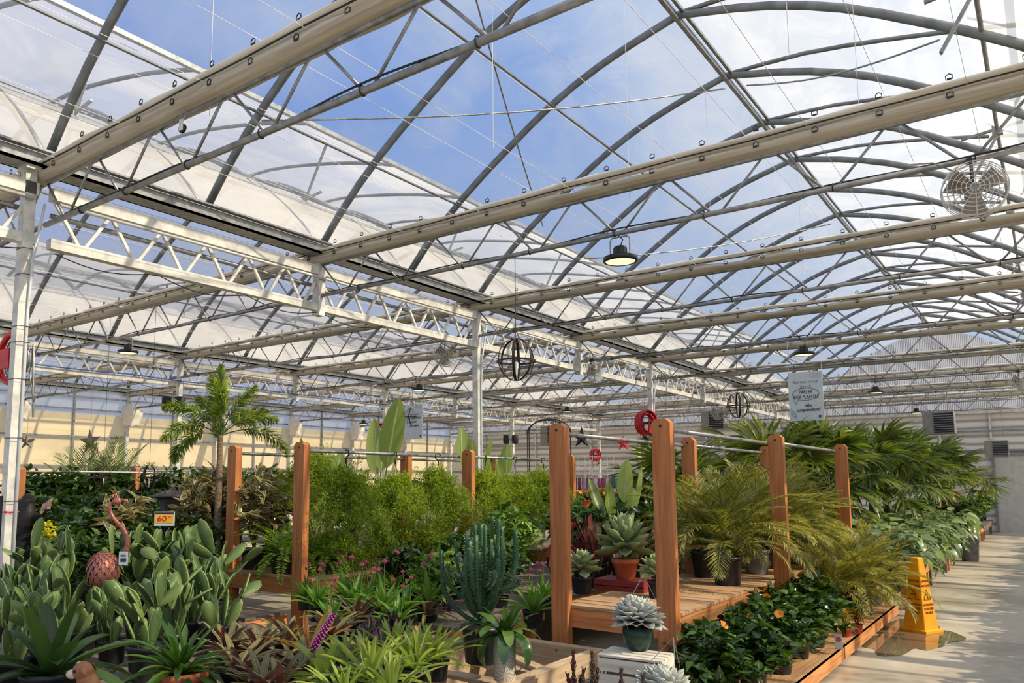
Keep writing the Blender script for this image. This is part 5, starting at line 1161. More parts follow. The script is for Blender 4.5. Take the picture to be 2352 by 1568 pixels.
fs = [(-3.9, 14.4, 1.55, 'nearest of the big ones, right of the last rail post'), (-3.2, 15.6, 1.5, 'second of the big ones, behind the poster'), (-4.4, 16.3, 1.6, 'left rear of the big ones'), (-2.9, 17.8, 1.5, 'middle of the long group'), (-3.7, 18.4, 1.65, 'middle rear of the long group'), (-2.7, 20.6, 1.5, 'under the big grey heater'), (-3.3, 22.2, 1.6, 'right of the big grey heater'), (-2.5, 23.8, 1.5, 'second from the right end'), (-2.3, 26.0, 1.4, 'last at the right end'), (-4.9, 12.6, 1.3, 'behind the front bench, between two rail posts')]
for k, (x, y, sc, l) in enumerate(fs): fp[k % 2].put((x, y, 0 if x < -3.45 else .47), k * 1.9, (sc * (1.12 if x < -3.45 else .98)), 'large fan palm ' + l, 'large fan palms')
p, z = straps('arching_dracaena', 'dracaena', 115, (.1, .16, POTB), M_BRN, 60, .42, .014, 1.4, .1, .6, 2.1, 'lance', stem=1)
for k, y in enumerate(np.arange(14.0, 22.6, .85)): p.put((-3.2 + .15 * math.sin(k), y, .62), k, 1.25, 'bronze arching grassy plant on the aisle tables, %s from the cone' % ORD[k], 'bronze arching plants')
def stand(x, y0, y1, z0, z1, l):
    r = empty('plant_riser', (0, 0, 0), 0, l, 'riser', 'wooden risers'); MB().box((x - .2, y0, z1 - .03), (x + .2, y1, z1)).build('top_board', GREYD, r)
    for y in (y0 + .03, (y0 + y1) / 2, y1 - .08):
        for s in (-.19, .14): MB().box((x + s, y, z0), (x + s + .05, y + .05, z1 - .03)).build('leg', GREYD, r)
stand(-3.2, 13.5, 22.6, .47, .62, 'dark wooden riser under the bronze arching plants')
# farther along the aisle
db = [bush('foliage_plant', 'foliage plant', s, (.11, .15, POTB), m, .66, .46, 30, 22, .14, .065, pr_, bend=.7, low=.12) for s, m, pr_ in ((121, M_FIC, 'ovate'), (122, M_MID, 'ovate'), (123, M_HIB, 'lance'), (124, M_FERND, 'lance'))]
k = 0
for y in np.arange(24.2, 33.3, .8):
    for x in (-2.0, -2.7, -3.2 if y < 29 else -3.1):
        nm_ = {-2.0: 'edge', -2.7: 'middle', -3.2: 'inner', -3.1: 'inner'}[x]
        db[k % 4].put((x, y, .47), k * 1.1, .9 + .12 * math.sin(k * 3.1), 'dark leafy plant far down the aisle tables, %s row, %s one' % (nm_, ORD[int((y - 24.2) / .8 + .5)]), 'dark leafy plants down the aisle'); k += 1
co = bush('croton', 'croton', 126, (.12, .2, POTB), G('orange red croton leaf', (176, 84, 36), (96, 110, 44), trans=.3, rough=.3), .5, .28, 14, 16, .17, .045, 'lance', stemm=M_STEMR)
for k, (x, y) in enumerate([(-2.3, 25.2), (-2.3, 27.4), (-2.4, 29.6)]): co.put((x, y, .47), k, 1.3, 'orange red croton among dark plants far down the aisle, %s of three' % ORD[k], 'far orange red crotons')
# -- behind the left side of the front bench
for k, (x, y, v, sc, l) in enumerate([(-5.2, 7.9, 1, 1.0, 'low, behind the left tall post'), (-5.6, 8.7, 3, 1.0, 'low, left of the little timber post'), (-4.9, 9.5, 3, 1.0, 'fern like, in the window between the tall posts'), (-5.5, 10.1, 1, 1.05, 'in the middle of that window'), (-4.5, 10.3, 0, 1.05, 'dark, lower right of that window'), (-5.3, 11.0, 2, 1.1, 'dark, upper left of that window'), (-4.6, 11.5, 1, 1.1, 'under the pale paddle leaves'), (-5.4, 12.2, 3, 1.15, 'farthest back on that table'),
                                       (-4.9, 6.2, 1, .7, 'left of the tall left post, low'), (-5.6, 6.5, 0, .75, 'before the long bench board, low'), (-4.6, 6.9, 3, .8, 'at the foot of the left tall post'), (-5.3, 7.1, 2, .8, 'in shade under the hanging ferns')]):
    db[v].put((x, y, .6 if y > 7.3 else .5), k * 1.7, sc, 'green foliage plant ' + l, 'foliage plants behind the front bench')
s1 = strel('paddle_leaf_plant', 131, [(.2, 1.15, .5, .62, .2, .5), (2.8, .95, .45, .6, .17, .4), (1.2, 1.4, .6, .55, .2, .3), (4.5, 1.2, .4, .5, .18, .5), (5.6, .9, .4, .5, .16, .5), (3.6, .7, .3, .45, .15, .6)])
s1.put((-5.0, 10.6, .6), 0, 1.15, 'paddle leaf plant with pale ribbed leaves between the two tall front posts', 'paddle leaf plants')
s1.put((-4.3, 11.9, .6), 1.6, 1.1, 'paddle leaf plant half behind the tall right post', 'paddle leaf plants')
q = atp(860, 1105, 0, -7.1); s2 = strel('paddle_leaf_plant', 133, [(.3, 1.25, .95, .85, .28, -.1), (2.9, 1.05, .95, .8, .24, .3), (2.6, 1.3, .9, .55, .2, .2), (.0, .65, .45, .6, .2, .2), (4.4, .95, .4, .6, .2, .3), (1.6, 1.45, .35, .45, .16, .1), (3.3, .7, .3, .55, .17, .3)])
s2.put((q.x, q.y, ZBB), -.62, 1.1, 'paddle leaf plant with one great pale ribbed leaf by the hanging poster', 'paddle leaf plants')
q = atp(1072, 1105, 0, -7.1); s3 = strel('paddle_leaf_plant', 135, [(3.2, 1.42, .95, .5, .22, .1), (2.4, 1.38, .85, .45, .18, .1), (.6, 1.2, .85, .5, .22, .2), (5.5, .9, .3, .4, .16, .3), (1.2, 1.1, .3, .4, .16, .3)])
s3.put((q.x, q.y, ZBB), -.6, 1.15, 'paddle leaf plant with two dark upright leaves left of the near column', 'paddle leaf plants')
q = atp(1160, 1105, 0, -7.1); s3.put((q.x, q.y, ZBB), 2.3, 1, 'paddle leaf plant with pale folded leaf right of the near column', 'paddle leaf plants')
q = atp(722, 1105, 0, -7.1); s3.put((q.x, q.y, ZBB), 1, .95, 'paddle leaf plant small and pale above the timber post top', 'paddle leaf plants')
# -- asparagus ferns on the long bench
af = [asparagus(141), asparagus(142, .33, .7), asparagus(143, .38, .55)]
pl = af
hk = [(6.35, 'first from the timber post'), (7.15, 'second from the timber post'), (7.95, 'third along the rail'), (8.95, 'fourth, past the middle post'), (9.65, 'fifth along the rail'), (10.4, 'last before the tall front post')]
for k, (y, l) in enumerate(hk): af[k % 3].put((-6.32 + .04 * k, y, 1.49), k * 1.9, 1.36, 'hanging basket of fine asparagus fern, ' + l, 'asparagus ferns hanging on the rail')
for k, (x, y, z_, l) in enumerate([(-6.62, 6.55, ZBB, 'left end of the deck'), (-6.55, 7.35, ZBB, 'deck, second'), (-6.5, 8.15, ZBB, 'deck, in the middle'), (-6.5, 9.0, ZBB, 'deck, past the middle post'), (-6.5, 9.8, ZBB, 'deck, fifth'), (-7.45, 6.9, ZBB + .9, 'rear, seen between the two left posts')]):
    o = af[(k + 1) % 3].put((x, y, z_ + .02), k * 1.3, 1.42, 'asparagus fern cloud on the long bench, ' + l, 'asparagus ferns on the bench')
    for c in list(o.children):
        if c.name.startswith('hook'): bpy.data.objects.remove(c)
r = empty('pot_riser', (-7.45, 6.9, ZBB), 0, 'tall dark riser lifting a fern behind the timber posts', 'riser'); MB().box((-.15, -.15, 0), (.15, .15, .9)).build('column', GREYD, r)
fe = fern(151, (.12, .15, POTB), M_FERN); fe.put((-6.85, 5.95, ZBB), 0, 1.55, 'bright green sword fern spilling over the end of the long bench'); fe.put((-6.5, 6.25, ZBB), 2, 1.2, 'smaller sword fern half behind the right timber post')
# -- left back: palms, variegated plants, dark masses
def foxtail():
    q = at(503, 1100, 9.5); z = at(500, 975, 9.5).z
    p = palm('foxtail_palm', 161, (.2, .35, POTB), M_FOX, 12, .78, .17, .02, 100, el=(1.56, .2), droop=(.15, 1.9), trunk=(z - .42, .055, .032), plume=True, a0=1.0, a1=.7, start=.28, lb=.6, rr=.008)
    p.put((q.x, q.y, 0), 2.4, 1, 'feathery foxtail palm rising on a bare trunk above the left benches')
foxtail()
kp_ = palm('feather_palm', 163, (.16, .3, POTB), M_KENT, 8, 1.15, .36, .016, 26, el=(1.5, .95), droop=(.3, .8), a0=1.0, a1=.6, vee=.3, rr=.008)
for px, py, D, z_, l, rz in [(255, 1080, 15.2, 1.0, 'with spread fronds before the larger pewter star', 0), (190, 1110, 15.6, .9, 'lower, left of the low iron orbs', 1), (335, 1100, 15.4, .8, 'behind the right low iron orb', 2.2), (540, 1090, 13.0, .7, 'behind the left timber post', 4), (745, 1080, 12.5, .7, 'behind the hanging ferns', 5), (1590, 1060, 14.5, .6, 'small, behind the rails of the front bench', .6)]:
    q = at(px, py, D); kp_.put((q.x, q.y, z_), rz, (1.15 if px < 300 else .95) if px < 700 else 1.1, 'feather palm ' + l, 'feather palms')
vr = [bush('variegated_rubber_plant', 'rubber plant', s, (.15, .24, POTB), M_VAR, .85, .3, 13, 12, .17, .085, 'ovate', bend=.5, low=.2, seg=6) for s in (171, 172)]
for k, (px, py, D, z_, l) in enumerate([(478, 1200, 9.9, .75, 'bright, left of the timber posts'), (440, 1220, 9.6, .5, 'left of the brightest one'), (440, 1110, 11.3, .75, 'above the stone lantern'), (480, 1110, 10.8, .75, 'at the palm trunk'), (520, 1120, 10.0, .75, 'touching the left timber post'), (275, 1190, 9.0, .5, 'behind the flamingo neck'), (310, 1180, 9.4, .5, 'right of the flamingo neck'), (585, 1180, 9.2, .78, 'between the two timber posts'), (625, 1200, 9.6, .78, 'in the dark between the timber posts')]):
    q = at(px, py, D); vr[k % 2].put((q.x, q.y, z_), k * 2.0, 1.0 if k > 1 else 1.1, 'cream edged rubber plant ' + l, 'cream edged rubber plants')
k = 0
rows = [('front row', 8.4, .5, .85, (95, 160, 215, 330, 380, 430)), ('second row', 9.4, .6, .95, (130, 185, 240, 300, 360, 450)), ('third row', 10.6, .6, .95, (100, 150, 205, 255, 310, 370)), ('fourth row', 12.2, .75, 1.0, (85, 125, 170, 215, 260, 330, 400, 470, 530)), ('fifth row', 14.2, .9, 1.3, (70, 150, 240, 300, 380, 450, 520, 600, 650, 700))]
for rn, D, z_, sc, pxs in rows:
    for j, px in enumerate(pxs):
        if px < 150 and D < 11: px = px + 105
        q = at(px, 1105, D + .25 * math.sin(k * 2)); v = (3, 0, 3, 2, 0)[k % 5]
        db[v].put((q.x, q.y, z_), k * 1.7, sc, 'dark leafy plant, %s of the left mass, %s from the column' % (rn, ORD[j]), 'dark foliage mass at the left'); k += 1
fd = fern(181, (.12, .15, POTB), M_FERND, 34, .5, .06, .014)
for j, (px, D) in enumerate([(205, 8.0), (235, 8.2), (330, 8.0), (400, 8.1), (450, 7.9), (215, 9), (270, 9.6), (350, 9.7), (220, 9.9)]):
    q = at(px, 1105, D); fd.put((q.x, q.y, .62 + .08 * (D > 8.5)), j, 1.1, 'dark sword fern in the left mass, %s one' % ORD[j], 'dark sword ferns at the left')
q = at(105, 1222, 9.0); yl = bush('yellow_leaved_plant', 'foliage plant', 183, (.1, .16, POTB), M_YEL, .4, .16, 12, 16, .055, .045); yl.put((q.x, q.y, q.z - .45), 0, 1, 'bright yellow green leaved plant beside the person')
hg = bush('hanging_plant', 'hanging plant', 185, (.13, .14, POTLG, 'round'), M_FIC, .35, .32, 20, 14, .07, .035, low=.1, droop=.3)
for c, (px, py, D, l) in enumerate([(590, 1112, 10.0, 'in a light green pot between the timber posts'), (640, 1075, 10.8, 'dark, on the rear rail left of the right timber post'), (575, 1060, 11, 'dark, on the rear rail by the left timber post')]):
    q = at(px, py, D); o = hg.put((-7.61, q.y if c else 6.9, 1.68 if c else 1.64), c, 1, 'hanging basket plant ' + l, 'hanging baskets on the rear rail')
    h = MB()
    for a in (0, 2.1, 4.2): h.tube([(.12 * math.cos(a), .12 * math.sin(a), .13), (0, 0, .42)], .0025, 4)
    h.tube([(0, 0, .42), (.02, 0, .45), (0, 0, .47)], .004, 5); h.build('hanger', BLACK, o)
# -- far middle
k = 0
for x in (-9.0, -10.2, -11.5, -12.6):
    for y in (16.6, 18.0, 19.4, 20.8):
        db[(1, 0, 3, 2)[k % 4]].put((x, y, .7), k, 1.0, 'far green plant behind the hanging ferns, row %s, %s deep' % (ORD[[-9.0, -10.2, -11.5, -12.6].index(x)], ORD[[16.6, 18.0, 19.4, 20.8].index(y)]), 'far green plants in the middle'); k += 1
for k, (x, y) in enumerate([(-9.8, 10.0), (-10.9, 10.6), (-12.2, 11.0), (-9.7, 11.4), (-11.0, 12.0), (-12.4, 12.6), (-9.8, 12.8), (-11.2, 13.4)]): db[(0, 3, 1)[k % 3]].put((x, y, .7), k, 1.3, 'tall dark plant on the long left back table, %s one' % ORD[k], 'tall dark plants on the left back table')

# ------------------------------------------------------------------ ornaments, signs, person
def remesh(o, v, sm=4):
    m = o.modifiers.new('remesh', 'REMESH'); m.mode = 'VOXEL'; m.voxel_size = v; m.use_smooth_shade = True
    m2 = o.modifiers.new('smooth', 'SMOOTH'); m2.iterations = sm; m2.factor = .6; return o
def ball(b, c, r, n=12):
    r = np.broadcast_to(np.array(r, float), (3,)); P = []
    for i in range(n + 1):
        t = PI * i / n; P.append([(c[0] + r[0] * math.sin(t) * math.cos(a), c[1] + r[1] * math.sin(t) * math.sin(a), c[2] + r[2] * math.cos(t)) for a in np.arange(2 * n) * PI / n])
    V = np.array(P).reshape(-1, 3); m = 2 * n
    b.add(V, [(i * m + k, (i + 1) * m + k, (i + 1) * m + (k + 1) % m, i * m + (k + 1) % m) for i in range(n) for k in range(m)]); return b
def limb(b, P, r): b.tube(P, r, 12); [ball(b, p, q * 1.0, 6) for p, q in zip(P, r)]
def person():
    q = at(66, 1105, 10.7); r = empty('person', (q.x, q.y, 0), .5, 'person with long black hair in a black coat photographing plants', 'person')
    b = MB(); ball(b, (0, .03, 1.50), (.072, .09, .108)); b.tube([(0, 0, 1.34), (0, .01, 1.46)], [.05, .048], 12)
    ball(b, (0, .118, 1.49), (.012, .016, .018), 6); ball(b, (0, .105, 1.452), (.022, .01, .008), 6)
    for s in (-1, 1): ball(b, (s * .074, .025, 1.495), (.01, .02, .03), 6); ball(b, (s * .028, .112, 1.515), (.011, .006, .007), 6)
    limb(b, [(0, 0, .95), (0, -.01, 1.08), (0, 0, 1.22), (0, .0, 1.33)], [.135, .115, .125, .09])
    for s in (-1, 1):
        W_ = np.array([.10 if s > 0 else -.0, .31, 1.42 if s > 0 else 1.37]); limb(b, [(s * .12, 0, 1.31), (s * .16, 0, 1.30), (s * .215, .17, 1.14), tuple(W_)], [.055, .052, .04, .026])
        limb(b, [(s * .08, 0, .92), (s * .085, .01, .5), (s * .09, -.02, .08)], [.085, .056, .036]); limb(b, [(s * .09, -.02, .05), (s * .1, .14, .035)], [.04, .034])
        hd = np.array([.15 - s * .1, .1, .99]); hd /= np.linalg.norm(hd); c = W_ + hd * .045; ball(b, c, (.034, .018, .045), 8); x = np.array([1, 0, 0.])
        for k, (o_, L) in enumerate(((-.026, .062), (-.009, .075), (.009, .07), (.026, .055))):
            f0 = c + x * o_ + hd * .035; f1 = f0 + hd * L * .5; f2 = f1 + hd * L * .2 + np.array([-s * .0, -.0 + .035 * (k < 4), 0]); b.tube([f0, f1, f2], [.0095, .009, .0075], 8)
        b.tube([c + x * -s * .03, c + x * -s * .05 + hd * .025, c + x * -s * .045 + hd * .055], [.011, .010, .008], 8)
    remesh(b.build('body', SKIN, r), .0065, 2)
    b = MB(); limb(b, [(0, 0, .93), (0, -.01, 1.08), (0, 0, 1.22), (0, .0, 1.345)], [.165, .14, .148, .1])
    for s in (-1, 1):
        W_ = np.array([.10 if s > 0 else -.0, .31, 1.42 if s > 0 else 1.37]); E_ = np.array([s * .215, .17, 1.14]); Q = E_ + (W_ - E_) * .86; limb(b, [(s * .1, 0, 1.32), (s * .165, 0, 1.30), tuple(E_), tuple(Q)], [.07, .068, .056, .04])
        limb(b, [(s * .09, -.02, .05), (s * .1, .15, .04)], [.048, .042])
    b.tube([(0, 0, .42), (0, 0, .7), (0, 0, .98)], [.25, .21, .165], 20)
    for s in (-1, 1): b.tube([(s * .085, .0, .44), (s * .09, -.02, .06)], [.07, .05], 12)
    remesh(b.build('coat', CLOTHB, r), .01, 3)
    b = MB(); ball(b, (0, .005, 1.515), (.092, .1, .118)); 
    for k in range(11): a = PI + .15 + (PI - .3) * k / 10; b.tube([(.08 * math.cos(a), .085 * math.sin(a), 1.55), (.105 * math.cos(a), .1 * math.sin(a) - .01, 1.38), (.115 * math.cos(a), .1 * math.sin(a) - .03, 1.2), (.09 * math.cos(a), .09 * math.sin(a) - .03, 1.06)], [.04, .042, .04, .022], 8)
    remesh(b.build('hair', HAIR, r), .009, 2)
    MB().box((-.01, .345, 1.42), (.065, .357, 1.57)).build('phone', BLACK, r)
person()
def metal_bird():
    M1 = mat('pink bronze feather', (206, 132, 116), (128, 78, 66), rough=.45, metal=.35, scale=90, stretch=(1, 1, 3)); D = 6.15
    o = at(240, 1315, D); Z = Vector((0, 0, 1)); Rt = Vector((math.cos(YAW), math.sin(YAW), 0)); k_ = D / FP
    r = empty('metal_bird_ornament', (o.x, o.y, .45), YAW, 'pink metal long necked bird ornament with price tag among the paddle cacti', 'ornament')
    L = lambda px, py, y=0: np.array([(px - 240) * k_, y, (1315 - py) * k_ + (o.z - .45)])
    b = MB(); c = L(238, 1312); ball(b, c, (.115, .1, .15), 14); b.build('body_shell', mat('dark bronze', (84, 56, 48), (50, 34, 30), metal=.4, rough=.5), r, True)
    B = []; Dd = []; U = []
    for i in range(9):
        t = .25 + 2.5 * i / 9
        for k in range(14):
            a = k * 2 * PI / 14 + (i % 2) * .22; n = np.array([math.sin(t) * math.cos(a), math.sin(t) * math.sin(a), math.cos(t)]); B.append(c + n * [.12, .105, .155]); d = np.array([math.cos(t) * math.cos(a), math.cos(t) * math.sin(a), -math.sin(t)]); Dd.append(d + np.array([-.15, 0, -.2])); U.append(n)
    b = MB(); leaves(b, np.array(B), np.array(Dd), .085, .05, .25, 'ovate', .1, 4, up=np.array(U), thick=.002); b.build('feathers', M1, r)
    nk = [L(262, 1300), L(276, 1290), L(288, 1268), L(291, 1240), L(280, 1215), L(262, 1200), L(248, 1182), L(245, 1162), L(256, 1152)]
    P = np.array(nk); tt = np.linspace(0, 8, 33); S = np.stack([np.interp(tt, range(9), P[:, j]) for j in range(3)], 1)
    for _ in range(3): S[1:-1] = (S[:-2] + 2 * S[1:-1] + S[2:]) / 4
    MB().tube(S, np.linspace(.024, .012, 33), 12).build('neck', mat('pink bronze', (186, 116, 104), (130, 76, 70), rough=.4, metal=.4, scale=60), r, True)
    h = MB(); ball(h, L(262, 1152), (.04, .026, .03), 10); h.tube([L(270, 1150), L(284, 1150), L(288, 1158)], [.016, .011, .003], 10); h.build('head', M1, r, True)
    b = MB(); n = 14; leaves(b, np.tile(L(256, 1148), (n, 1)) + RG.normal(0, .008, (n, 3)), np.stack([RG.normal(-.5, .6, n), RG.normal(0, .4, n), RG.uniform(.2, 1.2, n)], 1), .06, .02, .2, 'lance', .1, 3); b.build('crest', M1, r)
    for s in (-.04, .04): MB().tube([c + [s, 0, -.12], (s * 1.5, 0, .012)], .007, 8).tube([(s * 1.5, 0, .008), (s * 1.5, -.07, .006)], .006, 6).build('leg', BRONZE, r)
    b = MB(); p = L(289, 1280, -.06); b.box((p[0] - .035, -.062, p[2] - .052), (p[0] + .035, -.06, p[2] + .05)); t = b.build('price_tag', WHITEP, r)
    b = MB()
    for k in range(9): b.box((p[0] - .022 + k * .005, -.064, p[2] - .03), (p[0] - .0195 + k * .005 + .001 * (k % 3), -.0622, p[2] - .002))
    for k in range(3): b.box((p[0] - .022, -.064, p[2] + .012 + k * .01), (p[0] + .02, -.0622, p[2] + .015 + k * .01))
    b.build('printed_bars', INK, t)
metal_bird()
def lantern():
    q = at(397, 1105, 10.4); ST = mat('grey stone', (112, 106, 100), (78, 74, 70), rough=.95, scale=30, bump=.3)
    r = empty('stone_lantern', (q.x, q.y, .75), YAW, 'grey stone garden lantern with a curved roof above the price sign', 'lantern')
    def sq(prof, name, n=4, rot=PI / 4):
        b = MB(); m = len(prof); V = [(rr * math.cos(rot + 2 * PI * k / n), rr * math.sin(rot + 2 * PI * k / n), z) for rr, z in prof for k in range(n)]
        b.add(V, [(i * n + k, i * n + (k + 1) % n, (i + 1) * n + (k + 1) % n, (i + 1) * n + k) for i in range(m - 1) for k in range(n)] + [tuple(range(n))[::-1], tuple((m - 1) * n + k for k in range(n))]); return b.build(name, ST, r)
    sq([(.22, 0), (.22, .06), (.16, .1), (.16, .14)], 'base', 6); MB().lathe([(.1, .14), (.09, .3), (.085, .42), (.1, .5)], 20).build('pedestal', ST, r, True)
    sq([(.13, .5), (.22, .56), (.23, .62), (.18, .64)], 'platform', 6, 0); sq([(.16, .64), (.165, .83)], 'light_box')
    for k in range(4):
        a = k * PI / 2; b = MB(); b.box((-.045, -.121, .68), (.045, -.117, .8)); o = b.build('window', BLACK, r); o.rotation_euler = (0, 0, a); g = MB()
        for i in range(4): g.box((-.045 + i * .028, -.125, .68), (-.039 + i * .028, -.12, .8))
        for i in range(4): g.box((-.045, -.125, .685 + i * .034), (.045, -.12, .69 + i * .034))
        g.build('lattice', ST, o)
    sq([(.19, .82), (.30, .845), (.30, .862), (.2, .885), (.13, .915), (.06, .935)], 'roof', 6, 0); MB().lathe([(.04, .93), (.05, .95), (.03, .965), (.05, .985), (.03, 1.01), (.0, 1.03)], 16).build('finial', ST, r, True)
lantern()
def price():
    q = at(378, 1191, 8.6); r = empty('price_sign', (q.x, q.y, .5), YAW + .02, 'white and yellow price sign reading 60 under the stone lantern', 'price sign'); z = q.z - .5
    MB().box((-.11, -.004, z - .078), (.11, .004, z + .078)).build('card', WHITEP, r); MB().box((-.1, -.007, z - .045), (.1, -.0045, z + .045)).build('yellow_panel', mat('yellow print', (246, 190, 70), (240, 176, 50)), r)
    MB().box((-.1, -.007, z + .05), (.1, -.0045, z + .07)).build('black_header', INK, r); TEXT('60', .085, (-.025, -.009, z), r, RED, 0, 1, 1.25); TEXT('99', .032, (.06, -.009, z + .02), r, mat('orange print', (236, 120, 60), (226, 110, 50)))
    MB().tube([(0, .01, z - .07), (0, .01, -.05)], .006, 6).box((-.06, -.04, -.05), (.06, .05, -.04)).build('stake', BLACK, r)
price()
table('table under the price sign and front row of dark plants', -8.5, -6.4, 5.05, 5.6, .45, GREYD, CEDARY)
table('small table in the bottom left corner under the terracotta bowl', -5.35, -3.3, 1.3, 2.95, .45, GREYD, GREYW)
def puppy():
    q = at(190, 1540, 4.25); r = empty('puppy_ornament', (q.x, q.y, .45), YAW, 'brown and white puppy ornament looking up at the bottom edge', 'ornament'); z = q.z - .45
    T = mat('tan glaze', (178, 120, 84), (146, 94, 62), rough=.4); Wm = mat('white glaze', (228, 216, 200), (206, 190, 170), rough=.4)
    b = MB(); ball(b, (0, 0, z), (.055, .055, .05)); ball(b, (.03, .02, z - .1), (.06, .06, .09)); ball(b, (.05, .03, .06), (.085, .08, .07)); b.tube([(.01, 0, z - .03), (.03, .02, z - .1)], [.045, .055], 12)
    for s in (-1, 1): b.tube([(-.01, s * .035, z - .1), (-.03, s * .035, .02)], [.025, .018], 10); ball(b, (-.045, s * .035, .015), (.03, .02, .015), 8)
    remesh(b.build('body', T, r), .006, 3); b = MB(); ball(b, (-.05, -.01, z - .015), (.035, .03, .026)); ball(b, (-.02, -.0, z + .03), (.02, .012, .02)); b.build('muzzle', Wm, r, True)
    MB().lathe([(0, 0), (.01, .004), (0, .01)], 10).xf(Matrix.Translation((-.086, -.01, z - .008))).build('nose', BLACK, r, True)
    for y in (-.05, .03): b = MB(); ball(b, (-.022, y, z + .008), (.009, .006, .009), 8); b.build('eye', BLACK, r, True)
    for y in (-1, 1): b = MB(); leaves(b, [[.02, y * .045, z + .035]], [[.5, y * .5, -.6]], .06, .05, .6, 'ovate', .1, 5, thick=.006); b.build('ear', T, r, True)
puppy()
def cone():
    Y = mat('yellow plastic', (250, 176, 30), (240, 160, 20), rough=.35); r = empty('caution_cone', (-1.38, 11.22, 0), -.46, 'yellow caution wet floor cone standing in a puddle beside the aisle', 'caution cone')
    h0, h1, H_ = .135, .05, .86; b = MB(); S = [(-.165, .0), (-.165, .035), (-.15, .045)]
    V = []
    for w, z in ((.165, 0), (.165, .03), (.15, .04)): V += [(-w, -w, z), (w, -w, z), (w, w, z), (-w, w, z)]
    b.add(V, [(i * 4 + k, i * 4 + (k + 1) % 4, i * 4 + 4 + (k + 1) % 4, i * 4 + 4 + k) for i in (0, 1) for k in range(4)] + [(3, 2, 1, 0), (8, 9, 10, 11)]); b.build('base', Y, r)
    b = MB(); V = []
    for w, z in ((h0, .04), (h1, H_), (h1 * .8, H_ + .02)): V += [(-w, -w, z), (w, -w, z), (w, w, z), (-w, w, z)]
    b.add(V, [(i * 4 + k, i * 4 + (k + 1) % 4, i * 4 + 4 + (k + 1) % 4, i * 4 + 4 + k) for i in (0, 1) for k in range(4)] + [(8, 9, 10, 11)]); body = b.build('body', Y, r)
    m = body.modifiers.new('b', 'BEVEL'); m.width = .012; m.segments = 3
    sl = math.atan((h0 - h1) / (H_ - .04)); RP = mat('dark red print', (150, 44, 24), (130, 36, 20))
    for a in range(4):
        f = bpy.data.objects.new('printed_face', None); COL.objects.link(f); f.parent = r; f.rotation_euler = (0, 0, a * PI / 2); e = []
        def put(o, z):
            o.rotation_euler = (PI / 2 - sl, 0, 0); o.location = (0, -(h0 - (h0 - h1) * (z - .04) / (H_ - .04)) - .004, z)
            M_ = Matrix.Rotation(a * PI / 2, 4, 'Z') @ Matrix.Translation(o.location) @ Euler(o.rotation_euler).to_matrix().to_4x4() @ Matrix.Diagonal((*o.scale, 1)); o.parent = r; o.matrix_local = M_
        for s, sz, z, w in (('CAUTION', .042, .60, .72), ('WET FLOOR', .036, .545, .75), ('ATTENTION', .038, .325, .85), ('PLANCHER', .038, .28, .9), ('MOUILLÉ', .038, .235, .9)): put(TEXT(s, sz, (0, 0, 0), r, RP, 0, 1, w), z)
        b = MB(); b.tube([(-.065, -.05, 0), (.065, -.05, 0), (0, .06, 0)], .005, 6, closed=True); b.tube([(-.02, .0, 0), (.0, .02, 0), (.015, .0, 0), (.0, -.02, 0), (.02, -.035, 0)], .005, 6); b.tube([(.0, .02, 0), (.02, .015, 0)], .004, 6); put(b.build('warning_triangle', RP, r), .435)
        bpy.data.objects.remove(f)
    m = bpy.data.materials.new('wet film'); m.use_nodes = True; b_ = m.node_tree.nodes['Principled BSDF']; b_.inputs['Base Color'].default_value = (*lin(120, 106, 88), 1); b_.inputs['Roughness'].default_value = .03; b_.inputs['Specular IOR Level'].default_value = .9
    n = 60; V = [(-1.5, 10.6, .004)]
    for k in range(n):
        a = 2 * PI * k / n; rr = 1 + .18 * math.sin(3 * a + 1) + .1 * math.sin(7 * a) + .05 * math.sin(13 * a); V.append((-1.45 + .42 * rr * math.cos(a), 10.75 + 1.15 * rr * math.sin(a), .003))
    o = MB().add(V, [(0, k + 1, (k + 1) % n + 1) for k in range(n)]).build('puddle', m); tag(o, 'shallow puddle spreading on the concrete around the caution cone', 'puddle')
cone()
